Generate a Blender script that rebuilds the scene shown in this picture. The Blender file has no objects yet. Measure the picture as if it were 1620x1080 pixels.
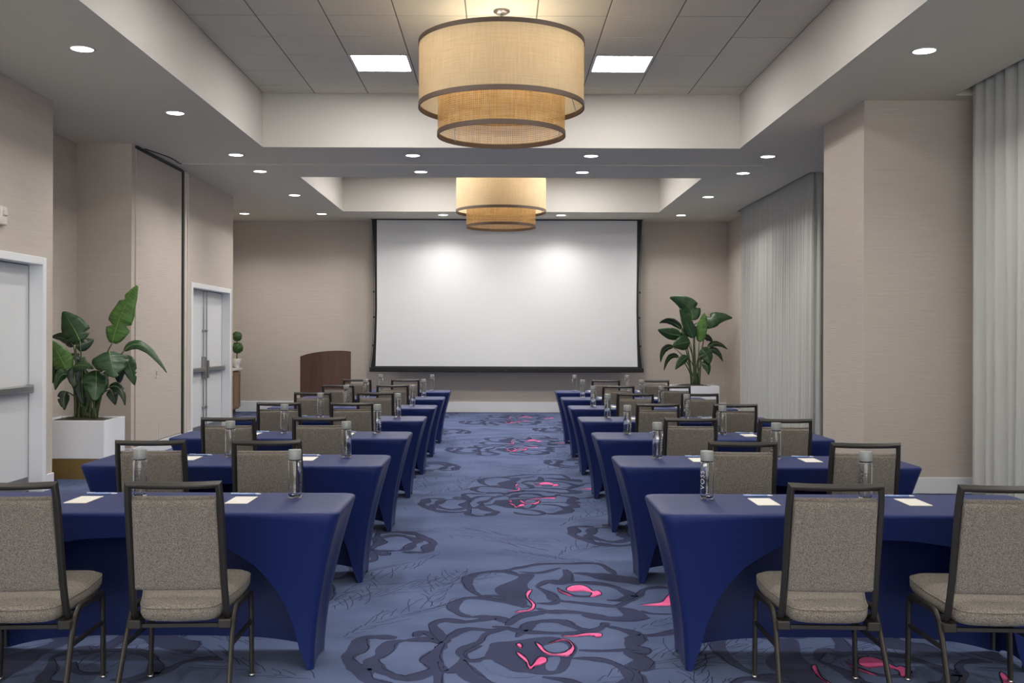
import bpy, bmesh, math, random
from mathutils import Vector, Matrix
random.seed(7)
S = bpy.context.scene
COL = S.collection
PI = math.pi
R = math.radians

# ------------------------------------------------------------------ camera, world, exposure
HC = 1.54                       # eye height, metres
F = 1600.0                      # focal length in pixels of a 1620 px wide frame
cam_d = bpy.data.cameras.new('camera')
cam_d.sensor_width = 36.0
cam_d.lens = 36.0 * F / 1620.0
cam_d.shift_x = 18.0 / 1620.0
cam_d.shift_y = -7.0 / 1620.0
cam_d.clip_end = 100
cam = bpy.data.objects.new('camera', cam_d)
COL.objects.link(cam)
cam.location = (0, 0, HC)
cam.rotation_euler = (PI / 2, -0.0032, 0)
S.camera = cam
w = bpy.data.worlds.new('world')
S.world = w
w.use_nodes = True
w.node_tree.nodes['Background'].inputs[0].default_value = (1.0, 0.99, 0.97, 1)
w.node_tree.nodes['Background'].inputs[1].default_value = 2.8
S.view_settings.view_transform = 'Standard'
S.view_settings.look = 'None'
S.view_settings.exposure = 0.70
S.view_settings.gamma = 1.0
S.view_settings.use_curve_mapping = False
try:
    S.cycles.max_bounces = 10
    S.cycles.diffuse_bounces = 5
    S.cycles.transparent_max_bounces = 16
    S.cycles.transmission_bounces = 8
    S.cycles.use_denoising = True
    S.cycles.sample_clamp_indirect = 4.0
    S.cycles.blur_glossy = 0.5
    S.cycles.caustics_refractive = False
    S.cycles.caustics_reflective = False
except Exception:
    pass

# light powers
SPOT_W = 72.0                   # each recessed downlight
SPOT_COL = (1.0, 0.95, 0.89)
BULB_W = 4.0                    # each bulb in a drum pendant
BULB_COL = (1.0, 0.87, 0.70)
PANEL_E = 28.0                   # ceiling light panels
CEIL = 3.90                     # lower ceiling
TILE = 4.57                     # coffer ceiling

def at(px, py, Z):
    """A point seen at pixel (px, py) of the photograph that stands Z metres ahead."""
    return Vector(((px - 792) * Z / F, Z, HC - (py - 533) * Z / F))

def floor_at(px, py):
    Z = HC * F / (py - 533.0)
    return ((px - 792) * Z / F, Z)

# ------------------------------------------------------------------ materials
def lin(c):
    return tuple((x / 12.92 if x <= 0.04045 else ((x + 0.055) / 1.055) ** 2.4) for x in (v / 255 for v in c)) + (1.0,)

def mat(name, c, rough=0.6, metal=0.0, noise=None, bump=None, c2=None, spec=0.5, sheen=0.0, mapping=(1, 1, 1), bmap=None):
    """Principled material; noise = (scale, contrast) mixes c with c2, bump = (scale, strength)."""
    m = bpy.data.materials.new(name)
    m.use_nodes = True
    nt = m.node_tree
    b = nt.nodes['Principled BSDF']
    b.inputs['Base Color'].default_value = lin(c)
    b.inputs['Roughness'].default_value = rough
    b.inputs['Metallic'].default_value = metal
    b.inputs['Specular IOR Level'].default_value = spec
    if sheen:
        b.inputs['Sheen Weight'].default_value = sheen
        b.inputs['Sheen Roughness'].default_value = 0.5
    if noise or bump:
        tc = nt.nodes.new('ShaderNodeTexCoord')
    if noise:
        mp = nt.nodes.new('ShaderNodeMapping'); mp.inputs['Scale'].default_value = mapping
        nt.links.new(tc.outputs['Object'], mp.inputs[0])
        n = nt.nodes.new('ShaderNodeTexNoise'); n.inputs['Scale'].default_value = noise[0]
        n.inputs['Detail'].default_value = 4
        nt.links.new(mp.outputs[0], n.inputs['Vector'])
        r = nt.nodes.new('ShaderNodeMapRange')
        r.inputs['From Min'].default_value = 0.5 - 0.5 / noise[1]
        r.inputs['From Max'].default_value = 0.5 + 0.5 / noise[1]
        nt.links.new(n.outputs['Fac'], r.inputs['Value'])
        mx = nt.nodes.new('ShaderNodeMix'); mx.data_type = 'RGBA'
        mx.inputs[6].default_value = lin(c); mx.inputs[7].default_value = lin(c2 or c)
        nt.links.new(r.outputs[0], mx.inputs[0])
        nt.links.new(mx.outputs[2], b.inputs['Base Color'])
    if bump:
        mp2 = nt.nodes.new('ShaderNodeMapping'); mp2.inputs['Scale'].default_value = bmap or mapping
        nt.links.new(tc.outputs['Object'], mp2.inputs[0])
        n2 = nt.nodes.new('ShaderNodeTexNoise'); n2.inputs['Scale'].default_value = bump[0]
        n2.inputs['Detail'].default_value = 3
        nt.links.new(mp2.outputs[0], n2.inputs['Vector'])
        bp = nt.nodes.new('ShaderNodeBump'); bp.inputs['Strength'].default_value = bump[1]
        bp.inputs['Distance'].default_value = 0.01
        nt.links.new(n2.outputs['Fac'], bp.inputs['Height'])
        nt.links.new(bp.outputs[0], b.inputs['Normal'])
    return m

def emit(name, c, s):
    m = bpy.data.materials.new(name)
    m.use_nodes = True
    nt = m.node_tree
    nt.nodes.remove(nt.nodes['Principled BSDF'])
    e = nt.nodes.new('ShaderNodeEmission')
    e.inputs[0].default_value = tuple(c) + (1,)
    e.inputs[1].default_value = s
    nt.links.new(e.outputs[0], nt.nodes['Material Output'].inputs[0])
    return m

def shade_mat(name, c, hole, cell, trans=0.55, thread=None):
    """Woven lamp shade: diffuse and translucent thread with small see-through holes (UV in metres)."""
    m = bpy.data.materials.new(name)
    m.use_nodes = True
    nt = m.node_tree
    N, L = nt.nodes, nt.links
    N.remove(N['Principled BSDF'])
    uv = N.new('ShaderNodeTexCoord')
    sep = N.new('ShaderNodeSeparateXYZ'); L.new(uv.outputs['UV'], sep.inputs[0])
    def tri(o):
        a = N.new('ShaderNodeMath'); a.operation = 'MULTIPLY'; a.inputs[1].default_value = 1 / cell; L.new(o, a.inputs[0])
        f = N.new('ShaderNodeMath'); f.operation = 'FRACT'; L.new(a.outputs[0], f.inputs[0])
        s = N.new('ShaderNodeMath'); s.operation = 'SUBTRACT'; s.inputs[1].default_value = 0.5; L.new(f.outputs[0], s.inputs[0])
        b = N.new('ShaderNodeMath'); b.operation = 'ABSOLUTE'; L.new(s.outputs[0], b.inputs[0])
        return b.outputs[0]
    mxx = N.new('ShaderNodeMath'); mxx.operation = 'MAXIMUM'
    L.new(tri(sep.outputs[0]), mxx.inputs[0]); L.new(tri(sep.outputs[1]), mxx.inputs[1])
    lt = N.new('ShaderNodeMath'); lt.operation = 'LESS_THAN'; lt.inputs[1].default_value = hole * 0.5
    L.new(mxx.outputs[0], lt.inputs[0])
    mp = N.new('ShaderNodeMapping'); mp.inputs['Scale'].default_value = (60, 4, 1); L.new(uv.outputs['UV'], mp.inputs[0])
    mp2 = N.new('ShaderNodeMapping'); mp2.inputs['Scale'].default_value = (4, 90, 1); L.new(uv.outputs['UV'], mp2.inputs[0])
    n1 = N.new('ShaderNodeTexNoise'); n1.inputs['Scale'].default_value = 1.0; L.new(mp.outputs[0], n1.inputs['Vector'])
    n2 = N.new('ShaderNodeTexNoise'); n2.inputs['Scale'].default_value = 1.0; L.new(mp2.outputs[0], n2.inputs['Vector'])
    ad = N.new('ShaderNodeMath'); ad.operation = 'ADD'; L.new(n1.outputs['Fac'], ad.inputs[0]); L.new(n2.outputs['Fac'], ad.inputs[1])
    rg = N.new('ShaderNodeMapRange'); rg.inputs['From Min'].default_value = 0.7; rg.inputs['From Max'].default_value = 1.3
    L.new(ad.outputs[0], rg.inputs['Value'])
    cm = N.new('ShaderNodeMix'); cm.data_type = 'RGBA'
    c0 = lin(c); c1 = lin(thread or tuple(int(v * 0.86) for v in c))
    cm.inputs[6].default_value = c1; cm.inputs[7].default_value = c0
    L.new(rg.outputs[0], cm.inputs[0])
    d = N.new('ShaderNodeBsdfDiffuse'); t = N.new('ShaderNodeBsdfTranslucent'); tr = N.new('ShaderNodeBsdfTransparent')
    L.new(cm.outputs[2], d.inputs[0]); L.new(cm.outputs[2], t.inputs[0])
    a = N.new('ShaderNodeMixShader'); a.inputs[0].default_value = trans
    L.new(d.outputs[0], a.inputs[1]); L.new(t.outputs[0], a.inputs[2])
    f = N.new('ShaderNodeMixShader'); L.new(lt.outputs[0], f.inputs[0])
    L.new(a.outputs[0], f.inputs[1]); L.new(tr.outputs[0], f.inputs[2])
    L.new(f.outputs[0], N['Material Output'].inputs[0])
    return m

def cloth_mat(name, c, trans, c2, scale=(60, 60, 1.2)):
    m = mat(name, c, 0.9, noise=(1.0, 1.6), c2=c2, mapping=scale, spec=0.1)
    nt = m.node_tree
    b = nt.nodes['Principled BSDF']
    t = nt.nodes.new('ShaderNodeBsdfTranslucent'); t.inputs[0].default_value = lin(c)
    mx = nt.nodes.new('ShaderNodeMixShader'); mx.inputs[0].default_value = trans
    nt.links.new(b.outputs[0], mx.inputs[1]); nt.links.new(t.outputs[0], mx.inputs[2])
    nt.links.new(mx.outputs[0], nt.nodes['Material Output'].inputs[0])
    return m

def glass_mat(name, c, rough=0.0, ior=1.36):
    m = bpy.data.materials.new(name)
    m.use_nodes = True
    b = m.node_tree.nodes['Principled BSDF']
    b.inputs['Base Color'].default_value = tuple(c) + (1,)
    b.inputs['Roughness'].default_value = rough
    b.inputs['IOR'].default_value = ior
    b.inputs['Transmission Weight'].default_value = 1.0
    return m

def leaf_mat(name, c, c2, vein):
    m = bpy.data.materials.new(name)
    m.use_nodes = True
    nt = m.node_tree; N, L = nt.nodes, nt.links
    b = N['Principled BSDF']
    b.inputs['Roughness'].default_value = 0.38
    uv = N.new('ShaderNodeTexCoord')
    mp = N.new('ShaderNodeMapping'); mp.inputs['Scale'].default_value = (34, 1.6, 1)
    L.new(uv.outputs['UV'], mp.inputs[0])
    n = N.new('ShaderNodeTexNoise'); n.inputs['Scale'].default_value = 1.0; n.inputs['Detail'].default_value = 2
    L.new(mp.outputs[0], n.inputs['Vector'])
    r = N.new('ShaderNodeMapRange'); r.inputs['From Min'].default_value = 0.35; r.inputs['From Max'].default_value = 0.68
    L.new(n.outputs['Fac'], r.inputs['Value'])
    mx = N.new('ShaderNodeMix'); mx.data_type = 'RGBA'
    mx.inputs[6].default_value = lin(c); mx.inputs[7].default_value = lin(c2)
    L.new(r.outputs[0], mx.inputs[0])
    L.new(mx.outputs[2], b.inputs['Base Color'])
    t = N.new('ShaderNodeBsdfTranslucent'); t.inputs[0].default_value = lin(vein)
    ms = N.new('ShaderNodeMixShader'); ms.inputs[0].default_value = 0.18
    L.new(b.outputs[0], ms.inputs[1]); L.new(t.outputs[0], ms.inputs[2])
    L.new(ms.outputs[0], N['Material Output'].inputs[0])
    bp = N.new('ShaderNodeBump'); bp.inputs['Strength'].default_value = 0.25; bp.inputs['Distance'].default_value = 0.01
    L.new(n.outputs['Fac'], bp.inputs['Height']); L.new(bp.outputs[0], b.inputs['Normal'])
    return m

M = {}
M['wall'] = mat('grasscloth_wallpaper', (197, 187, 177), 0.85, noise=(1.0, 2.2), c2=(187, 177, 167), mapping=(2.5, 2.5, 110), bump=(1.0, 0.25), bmap=(4, 4, 160), spec=0.2)
M['ceil'] = mat('painted_ceiling', (222, 217, 198), 0.9, spec=0.2)
M['coffer'] = mat('coffer_paint', (208, 204, 197), 0.9, spec=0.2)
M['tile'] = mat('mineral_ceiling_tile', (220, 215, 198), 0.95, bump=(220, 0.3), spec=0.1)
M['grid'] = mat('ceiling_grid_grey', (116, 113, 106), 0.9)  # grey grid bars that show as dark joints between the tiles
M['white'] = mat('white_paint', (222, 224, 226), 0.45)
M['door'] = mat('door_paint', (214, 216, 217), 0.42)
M['frame'] = mat('door_frame_paint', (226, 228, 230), 0.4)
M['kick'] = mat('grey_kick_plate', (120, 122, 126), 0.45, 0.4)
M['steel'] = mat('brushed_steel', (150, 150, 150), 0.38, 0.85)
M['darksteel'] = mat('dark_track', (60, 57, 54), 0.5, 0.3)
M['cover'] = mat('blue_stretch_fabric', (16, 31, 84), 0.5, noise=(260, 1.4), c2=(19, 36, 92), spec=0.27, sheen=0.04)
M['board'] = mat('table_board', (92, 78, 64), 0.6)
M['tlegs'] = mat('table_leg_steel', (60, 62, 66), 0.4, 0.7)
M['cframe'] = mat('chair_bronze_frame', (52, 49, 46), 0.42, 0.35)
M['fabric'] = mat('grey_chair_fabric', (158, 149, 138), 0.95, noise=(250, 4.0), c2=(104, 97, 89), bump=(300, 0.9), spec=0.15, sheen=0.15)
M['glide'] = mat('chrome_glide', (190, 188, 184), 0.25, 0.9)
M['paper'] = mat('white_notepad', (212, 209, 202), 0.8)
M['pen'] = mat('pen_blue', (150, 172, 222), 0.35)
M['penw'] = mat('pen_white', (214, 222, 240), 0.35)
M['glass'] = glass_mat('bottle_glass', (0.93, 0.95, 0.95))
M['cap'] = mat('bottle_cap', (138, 141, 139), 0.4)
M['print'] = mat('bottle_print', (206, 208, 208), 0.6)
M['screen'] = mat('screen_cloth', (221, 222, 223), 0.9, spec=0.1)
M['black'] = mat('screen_black', (14, 14, 15), 0.6)
M['wood'] = mat('walnut_veneer', (92, 60, 46), 0.5, noise=(1.0, 2.2), c2=(70, 44, 34), mapping=(34, 34, 1.6))
M['oak'] = mat('brown_cabinet', (140, 112, 88), 0.5, noise=(1.0, 2.0), c2=(122, 96, 74), mapping=(26, 26, 1.5))
M['marble'] = mat('white_stone_top', (220, 218, 214), 0.3, noise=(5, 2.5), c2=(196, 194, 192))
M['planter'] = mat('planter_gloss_white', (240, 241, 244), 0.3)
M['gold'] = mat('planter_bronze_base', (150, 124, 74), 0.4, 0.55)
M['soil'] = mat('dry_moss', (86, 80, 72), 0.95, noise=(60, 2.5), c2=(46, 42, 37), bump=(60, 1.0))
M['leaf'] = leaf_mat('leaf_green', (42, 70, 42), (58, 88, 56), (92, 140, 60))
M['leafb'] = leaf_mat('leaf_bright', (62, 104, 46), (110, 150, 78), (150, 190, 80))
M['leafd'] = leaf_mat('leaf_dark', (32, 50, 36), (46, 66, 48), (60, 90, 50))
M['stem'] = mat('plant_stem', (70, 92, 52), 0.5, noise=(14, 2), c2=(58, 70, 44))
M['rib'] = mat('leaf_midrib', (120, 146, 88), 0.5)
M['box'] = mat('topiary_leaf', (72, 108, 50), 0.6, noise=(50, 2.5), c2=(46, 76, 34))
M['brown'] = mat('topiary_stem', (84, 66, 46), 0.8)
M['shade'] = shade_mat('shade_linen', (214, 199, 168), 0.0, 0.011, 0.6, (200, 185, 152))
M['cane'] = shade_mat('shade_cane', (218, 184, 132), 0.56, 0.019, 0.55, (180, 142, 94))
M['band'] = mat('shade_band', (84, 68, 58), 0.7)
M['bulb'] = emit('bulb_glow', (1.0, 0.83, 0.6), 1.4)
M['lens'] = emit('downlight_glow', (1.0, 0.97, 0.93), 7.0)
M['panel'] = emit('panel_glow', (1.0, 0.975, 0.945), PANEL_E)
M['curtain'] = cloth_mat('curtain_linen', (206, 207, 202), 0.25, (196, 197, 192))
M['plate'] = mat('cover_plate', (208, 200, 192), 0.45)
M['metalw'] = mat('white_metal', (205, 203, 198), 0.4, 0.1)
M['glassw'] = glass_mat('window_glass', (0.9, 0.93, 0.95), 0.0, 1.45)

# ------------------------------------------------------------------ mesh helpers
class MB:
    """Collects shapes into one mesh."""
    def __init__(self):
        self.bm = bmesh.new()
        self.uvl = None
    def v(self, p):
        return self.bm.verts.new(p)
    def face(self, vs, mi=0, sm=False):
        try:
            f = self.bm.faces.new(vs)
        except ValueError:
            return None
        f.material_index = mi
        f.smooth = sm
        return f
    def box(self, x0, x1, y0, y1, z0, z1, bev=0.0, seg=1, mi=0, T=None):
        pts = [(x0, y0, z0), (x1, y0, z0), (x1, y1, z0), (x0, y1, z0), (x0, y0, z1), (x1, y0, z1), (x1, y1, z1), (x0, y1, z1)]
        vs = [self.v(p) for p in pts]
        fs = [self.face([vs[i] for i in q], mi) for q in ((0, 3, 2, 1), (4, 5, 6, 7), (0, 1, 5, 4), (1, 2, 6, 5), (2, 3, 7, 6), (3, 0, 4, 7))]
        allv = set(vs)
        if bev > 0:
            ed = set(e for f in fs for e in f.edges)
            r = bmesh.ops.bevel(self.bm, geom=list(ed), offset=bev, segments=seg, profile=0.5, affect='EDGES')
            for f in r['faces']:
                f.material_index = mi
                f.smooth = seg > 1
            allv = set(v for f in r['faces'] for v in f.verts)
        if T is not None:
            for v_ in allv:
                v_.co = T @ v_.co
        return self
    def tube(self, pts, prof, caps=True, sm=False, up=None, scale=None, closed=False, mi=0):
        """Sweep a 2D profile [(a, b)] along a polyline."""
        pts = [Vector(p) for p in pts]
        n = len(pts)
        rings = []
        prevn = None
        for i, p in enumerate(pts):
            if closed:
                a = (p - pts[i - 1]).normalized(); b = (pts[(i + 1) % n] - p).normalized()
            else:
                a = (p - pts[i - 1]).normalized() if i > 0 else None
                b = (pts[i + 1] - p).normalized() if i < n - 1 else None
                a = a or b; b = b or a
            t = (a + b).normalized()
            if prevn is None:
                u = Vector(up) if up else (Vector((0, 0, 1)) if abs(t.z) < 0.9 else Vector((0, 1, 0)))
            else:
                u = prevn
            nn = (u - t * u.dot(t)).normalized()
            prevn = nn
            bb = t.cross(nn)
            c = max(0.35, a.dot(t))
            k = scale[i] if scale else 1.0
            # mitre: widen in the bend plane
            bend = (b - a)
            bd = bend.normalized() if bend.length > 1e-5 else None
            ring = []
            for (x, y) in prof:
                o = (nn * y + bb * x) * k
                if bd is not None:
                    o = o + bd * o.dot(bd) * (1 / c - 1)
                ring.append(self.v(p + o))
            rings.append(ring)
        m = len(prof)
        rng = range(n) if closed else range(n - 1)
        for i in rng:
            r0, r1 = rings[i], rings[(i + 1) % n]
            for j in range(m):
                self.face([r0[j], r0[(j + 1) % m], r1[(j + 1) % m], r1[j]], mi, sm)
        if caps and not closed:
            self.face(rings[0][::-1], mi); self.face(rings[-1], mi)
        return self
    def lathe(self, prof, n=24, c=(0, 0, 0), sm=True, mi=0, close=False):
        """Revolve (r, z) about z."""
        rings = []
        for (r, z) in prof:
            if r < 1e-6:
                rings.append([self.v((c[0], c[1], c[2] + z))])
            else:
                rings.append([self.v((c[0] + r * math.cos(2 * PI * k / n), c[1] + r * math.sin(2 * PI * k / n), c[2] + z)) for k in range(n)])
        for a, b in zip(rings, rings[1:]):
            for k in range(n):
                q = []
                for rr, kk in ((a, k), (a, k + 1), (b, k + 1), (b, k)):
                    vv = rr[0] if len(rr) == 1 else rr[kk % n]
                    if vv not in q:
                        q.append(vv)
                if len(q) > 2:
                    self.face(q, mi, sm)
        return self
    def prism(self, poly, z0, z1, mi=0):
        a = [self.v((x, y, z0)) for x, y in poly]; b = [self.v((x, y, z1)) for x, y in poly]
        n = len(poly)
        self.face(a[::-1], mi); self.face(b, mi)
        for i in range(n):
            self.face([a[i], a[(i + 1) % n], b[(i + 1) % n], b[i]], mi)
        return self
    def grid(self, rows, mi=0, sm=True, uvs=None, wrap=False):
        vs = [[self.v(p) for p in r] for r in rows]
        if uvs and self.uvl is None:
            self.uvl = self.bm.loops.layers.uv.new('UVMap')
        nj = len(vs[0])
        for i in range(len(vs) - 1):
            for j in range(nj if wrap else nj - 1):
                j2 = (j + 1) % nj
                f = self.face([vs[i][j], vs[i][j2], vs[i + 1][j2], vs[i + 1][j]], mi, sm)
                if f and uvs:
                    ju = j + 1
                    for lp, q in zip(f.loops, ((i, j), (i, ju), (i + 1, ju), (i + 1, j))):
                        lp[self.uvl].uv = uvs[q[0]][q[1]]
        return vs
    def build(self, name, m, parent=None, angle=None, recalc=True):
        if recalc:
            bmesh.ops.recalc_face_normals(self.bm, faces=self.bm.faces)
        me = bpy.data.meshes.new(name)
        self.bm.to_mesh(me)
        self.bm.free()
        for mm in (m if isinstance(m, (list, tuple)) else [m]):
            me.materials.append(mm)
        if angle is not None:
            me.shade_smooth()
            me.set_sharp_from_angle(angle=R(angle))
        o = bpy.data.objects.new(name, me)
        COL.objects.link(o)
        if parent is not None:
            o.parent = parent
        return o

def rect(a, b):
    return [(-a / 2, -b / 2), (a / 2, -b / 2), (a / 2, b / 2), (-a / 2, b / 2)]
def rrect(a, b, r=0.3):
    k = r * min(a, b)
    x, y = a / 2, b / 2
    return [(-x + k, -y), (x - k, -y), (x, -y + k), (x, y - k), (x - k, y), (-x + k, y), (-x, y - k), (-x, -y + k)]
def circ(r, n=8):
    return [(r * math.cos(2 * PI * k / n), r * math.sin(2 * PI * k / n)) for k in range(n)]
def bez(p0, p1, p2, n):
    p0, p1, p2 = Vector(p0), Vector(p1), Vector(p2)
    return [p0 * (1 - t) ** 2 + p1 * 2 * t * (1 - t) + p2 * t * t for t in (i / n for i in range(n + 1))]
def smooth_path(pts, r, n=4):
    """Round the corners of a polyline."""
    pts = [Vector(p) for p in pts]
    out = [pts[0]]
    for i in range(1, len(pts) - 1):
        a, p, b = pts[i - 1], pts[i], pts[i + 1]
        da, db = (a - p), (b - p)
        k = min(r, da.length * 0.48, db.length * 0.48)
        out += bez(p + da.normalized() * k, p, p + db.normalized() * k, n)
    out.append(pts[-1])
    return out

def tag(o, label, cat, group=None):
    o['label'] = label
    o['category'] = cat
    if group:
        o['group'] = group
    return o
def thing(name, label, cat, loc=(0, 0, 0), rz=0.0, group=None):
    o = bpy.data.objects.new(name, None)
    o.empty_display_size = 0.2
    COL.objects.link(o)
    o.location = loc
    o.rotation_euler = (0, 0, rz)
    return tag(o, label, cat, group)
def struct(name, mb, m, parent=None, angle=None, recalc=True):
    o = mb.build(name, m, parent, angle, recalc)
    if parent is None:
        o['kind'] = 'structure'
    return o
def copy_tree(o, parent=None):
    c = o.copy()
    COL.objects.link(c)
    if parent is not None:
        c.parent = parent
    for ch in list(o.children):
        copy_tree(ch, c)
    return c
ORD = ['first', 'second', 'third', 'fourth', 'fifth', 'sixth', 'seventh', 'eighth', 'ninth']

# ------------------------------------------------------------------ floor with the printed rose carpet
def carpet_mat(name, c, c2, c3=None):
    m = mat(name, c, 0.95, noise=(1.6, 2.6), c2=c2, spec=0.1, mapping=(1.0, 1.7, 1), bump=(300, 0.5), bmap=(1, 1, 1), sheen=0.1)
    return m
M['carpet'] = carpet_mat('carpet_blue', (68, 82, 118), (88, 102, 138))
M['rose'] = carpet_mat('carpet_navy', (29, 36, 70), (46, 53, 88))
M['pink'] = mat('carpet_pink', (222, 84, 140), 0.95, noise=(9, 2), c2=(238, 122, 172), spec=0.1)
M['vein'] = mat('carpet_vein', (52, 58, 82), 0.95, spec=0.1)

def A_(u, v): return floor_at(540 + u / 5.4, 880 + v / 5.4)
def B_(u, v): return floor_at(780 + u / 5.4, 880 + v / 5.4)
strokesA = [
 (.085, [(480, 700), (330, 690), (190, 705), (150, 800), (70, 860), (110, 930), (190, 985), (215, 1040), (290, 1075), (420, 1120), (620, 1130), (800, 1090)]),
 (.08, [(560, 720), (450, 735), (390, 790), (350, 850), (270, 890), (300, 950), (400, 1000), (540, 1040), (680, 1020), (790, 960), (760, 900), (770, 850), (850, 790), (880, 740)]),
 (.08, [(640, 690), (690, 650), (780, 665), (860, 700), (880, 740), (760, 710), (560, 720)]),
 (.07, [(880, 740), (820, 640), (790, 580), (900, 545), (1050, 560), (1200, 545), (1330, 525), (1420, 570)]),
 (.06, [(880, 740), (980, 660), (1100, 620), (1300, 630), (1450, 600)]),
 (.065, [(1120, 520), (1040, 500), (960, 450), (980, 400), (1060, 360), (1200, 355), (1380, 380), (1500, 410), (1620, 430)]),
 (.06, [(1120, 520), (1250, 515), (1380, 525), (1440, 570)]),
 (.065, [(1200, 340), (1110, 280), (1080, 200), (1160, 150), (1280, 130), (1420, 130), (1540, 170)]),
 (.06, [(1200, 340), (1330, 340), (1420, 370)]),
 (.05, [(1420, 130), (1500, 100), (1620, 85)]),
 (.06, [(880, 740), (810, 850), (830, 960), (840, 1080), (800, 1180), (960, 1260), (1150, 1240)]),
 (.06, [(1210, 760), (1090, 800), (1040, 830), (1060, 880), (1000, 960), (900, 980), (850, 900)]),
 (.05, [(1450, 610), (1250, 660), (1190, 730), (1050, 790), (1030, 840), (1100, 890), (1220, 880), (1290, 840)]),
 (.09, [(1040, 880), (1080, 980), (1180, 1060), (1300, 1110), (1200, 1200), (1150, 1240)]),
]
strokesB = [
 (.05, [(0, 130), (100, 120), (240, 95), (400, 65), (560, 60), (680, 60), (800, 55), (920, 65), (1000, 110), (1050, 150)]),
 (.09, [(620, 110), (650, 160), (610, 220), (480, 210), (380, 260)]),
 (.05, [(230, 130), (400, 140), (580, 95)]),
 (.07, [(690, 140), (820, 150), (900, 180), (1000, 190), (1180, 180), (1250, 230)]),
 (.06, [(380, 260), (500, 320), (540, 370), (700, 390), (900, 410), (1060, 420), (1160, 380), (1240, 330), (1290, 290)]),
 (.07, [(500, 200), (560, 230), (700, 220), (860, 225), (1000, 245), (1100, 280), (1190, 330), (1100, 370), (980, 370)]),
 (.05, [(570, 280), (640, 320), (760, 340), (900, 335)]),
 (.05, [(380, 400), (520, 400), (560, 370)]),
 (.07, [(380, 440), (480, 470), (620, 470), (760, 480), (860, 500), (1000, 530), (1200, 540), (1340, 515)]),
 (.08, [(130, 590), (200, 530), (280, 500), (400, 480), (460, 470)]),
 (.07, [(210, 690), (280, 620), (340, 570), (460, 550), (600, 555), (680, 590), (760, 620), (880, 640)]),
 (.06, [(0, 600), (120, 610), (260, 640), (420, 650), (600, 655), (760, 650), (900, 620), (960, 580), (960, 560)]),
 (.06, [(960, 590), (1060, 610), (1180, 640), (1260, 670), (1380, 670), (1500, 650), (1560, 620)]),
 (.11, [(1260, 660), (1220, 720), (1200, 760), (1260, 800), (1210, 830), (1290, 880), (1270, 940), (1180, 965), (1230, 1040), (1150, 1120), (1000, 1170), (820, 1160)]),
 (.045, [(740, 800), (900, 805), (1060, 800), (1200, 790)]),
 (.055, [(680, 870), (820, 870), (950, 885), (1060, 920), (1150, 980), (1180, 1060)]),
 (.055, [(430, 1030), (600, 1050), (700, 1080), (820, 1160), (700, 1220), (420, 1180), (300, 1110)]),
 (.04, [(1270, 460), (1360, 485), (1560, 490)]),
 (.05, [(1240, 330), (1300, 280), (1420, 260), (1530, 270)]),
]
fillsB = [
 [(230, 150), (210, 190), (40, 260), (30, 310), (100, 350), (180, 400), (270, 440), (300, 400), (290, 350), (320, 290), (300, 240), (360, 170), (340, 150)],
 [(830, 150), (950, 140), (1150, 170), (1240, 210), (1260, 240), (1150, 225), (1020, 210), (900, 185)],
 [(1060, 430), (1180, 440), (1250, 460), (1330, 510), (1240, 550), (1100, 550), (960, 540), (840, 530), (760, 500), (820, 490), (1000, 510), (1120, 500)],
 [(0, 740), (200, 720), (400, 690), (560, 690), (700, 740), (730, 800), (680, 870), (660, 930), (600, 990), (460, 1010), (330, 1000), (180, 980), (100, 940), (20, 900), (-60, 860), (-30, 790)],
]
holesB = [
 [(420, 775), (560, 735), (640, 755), (645, 795), (560, 820), (480, 808)],
 [(475, 870), (580, 862), (565, 930), (530, 975), (462, 960)],
 [(80, 960), (170, 985), (330, 1000), (340, 1030), (100, 1030)],
 [(-90, 900), (10, 890), (0, 1000)],
]
pinksB = [
 [(300, 300), (340, 290), (310, 350), (350, 390), (370, 420), (340, 460), (200, 480), (230, 465), (310, 455), (340, 415), (290, 350)],
 [(560, 270), (600, 300), (690, 335), (640, 330), (570, 295)],
 [(635, 275), (680, 250), (760, 245), (820, 265), (860, 295), (900, 290), (935, 315), (920, 330), (860, 345), (835, 340), (850, 315), (780, 295), (700, 300), (645, 295)],
 [(1270, 415), (1370, 400), (1450, 385), (1500, 330), (1535, 325), (1530, 400), (1500, 420)],
 [(590, 680), (720, 670), (800, 655), (920, 655), (940, 680), (890, 690), (840, 675), (700, 685)],
 [(205, 755), (240, 745), (260, 770), (240, 785)],
 [(205, 820), (240, 830), (300, 880), (330, 940), (380, 880), (410, 860), (460, 865), (470, 900), (430, 925), (370, 940), (340, 965), (305, 950), (290, 910), (230, 860)],
 [(365, 735), (420, 760), (450, 800), (510, 830), (600, 825), (650, 800), (680, 770), (650, 730), (600, 715), (500, 745), (490, 740), (590, 705), (650, 715), (690, 750), (705, 800), (660, 850), (590, 850), (480, 840), (420, 810)],
]
def spline(pts, n=4):
    out = []
    for i in range(len(pts) - 1):
        p0 = Vector(pts[max(i - 1, 0)]); p1 = Vector(pts[i]); p2 = Vector(pts[i + 1]); p3 = Vector(pts[min(i + 2, len(pts) - 1)])
        for k in range(n):
            t = k / n
            out.append(0.5 * ((2 * p1) + (p2 - p0) * t + (2 * p0 - 5 * p1 + 4 * p2 - p3) * t * t + (3 * p1 - p0 - 3 * p2 + p3) * t ** 3))
    out.append(Vector(pts[-1]))
    return out
def closed(f):
    g = [B_(*p) for p in f]
    c = spline(g[-2:] + g + g[:2], 4)
    return c[8:8 + 4 * len(g)]
rose_geo = []                # (material, layer, list of polygons) in floor metres
rs = random.Random(3)
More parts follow.
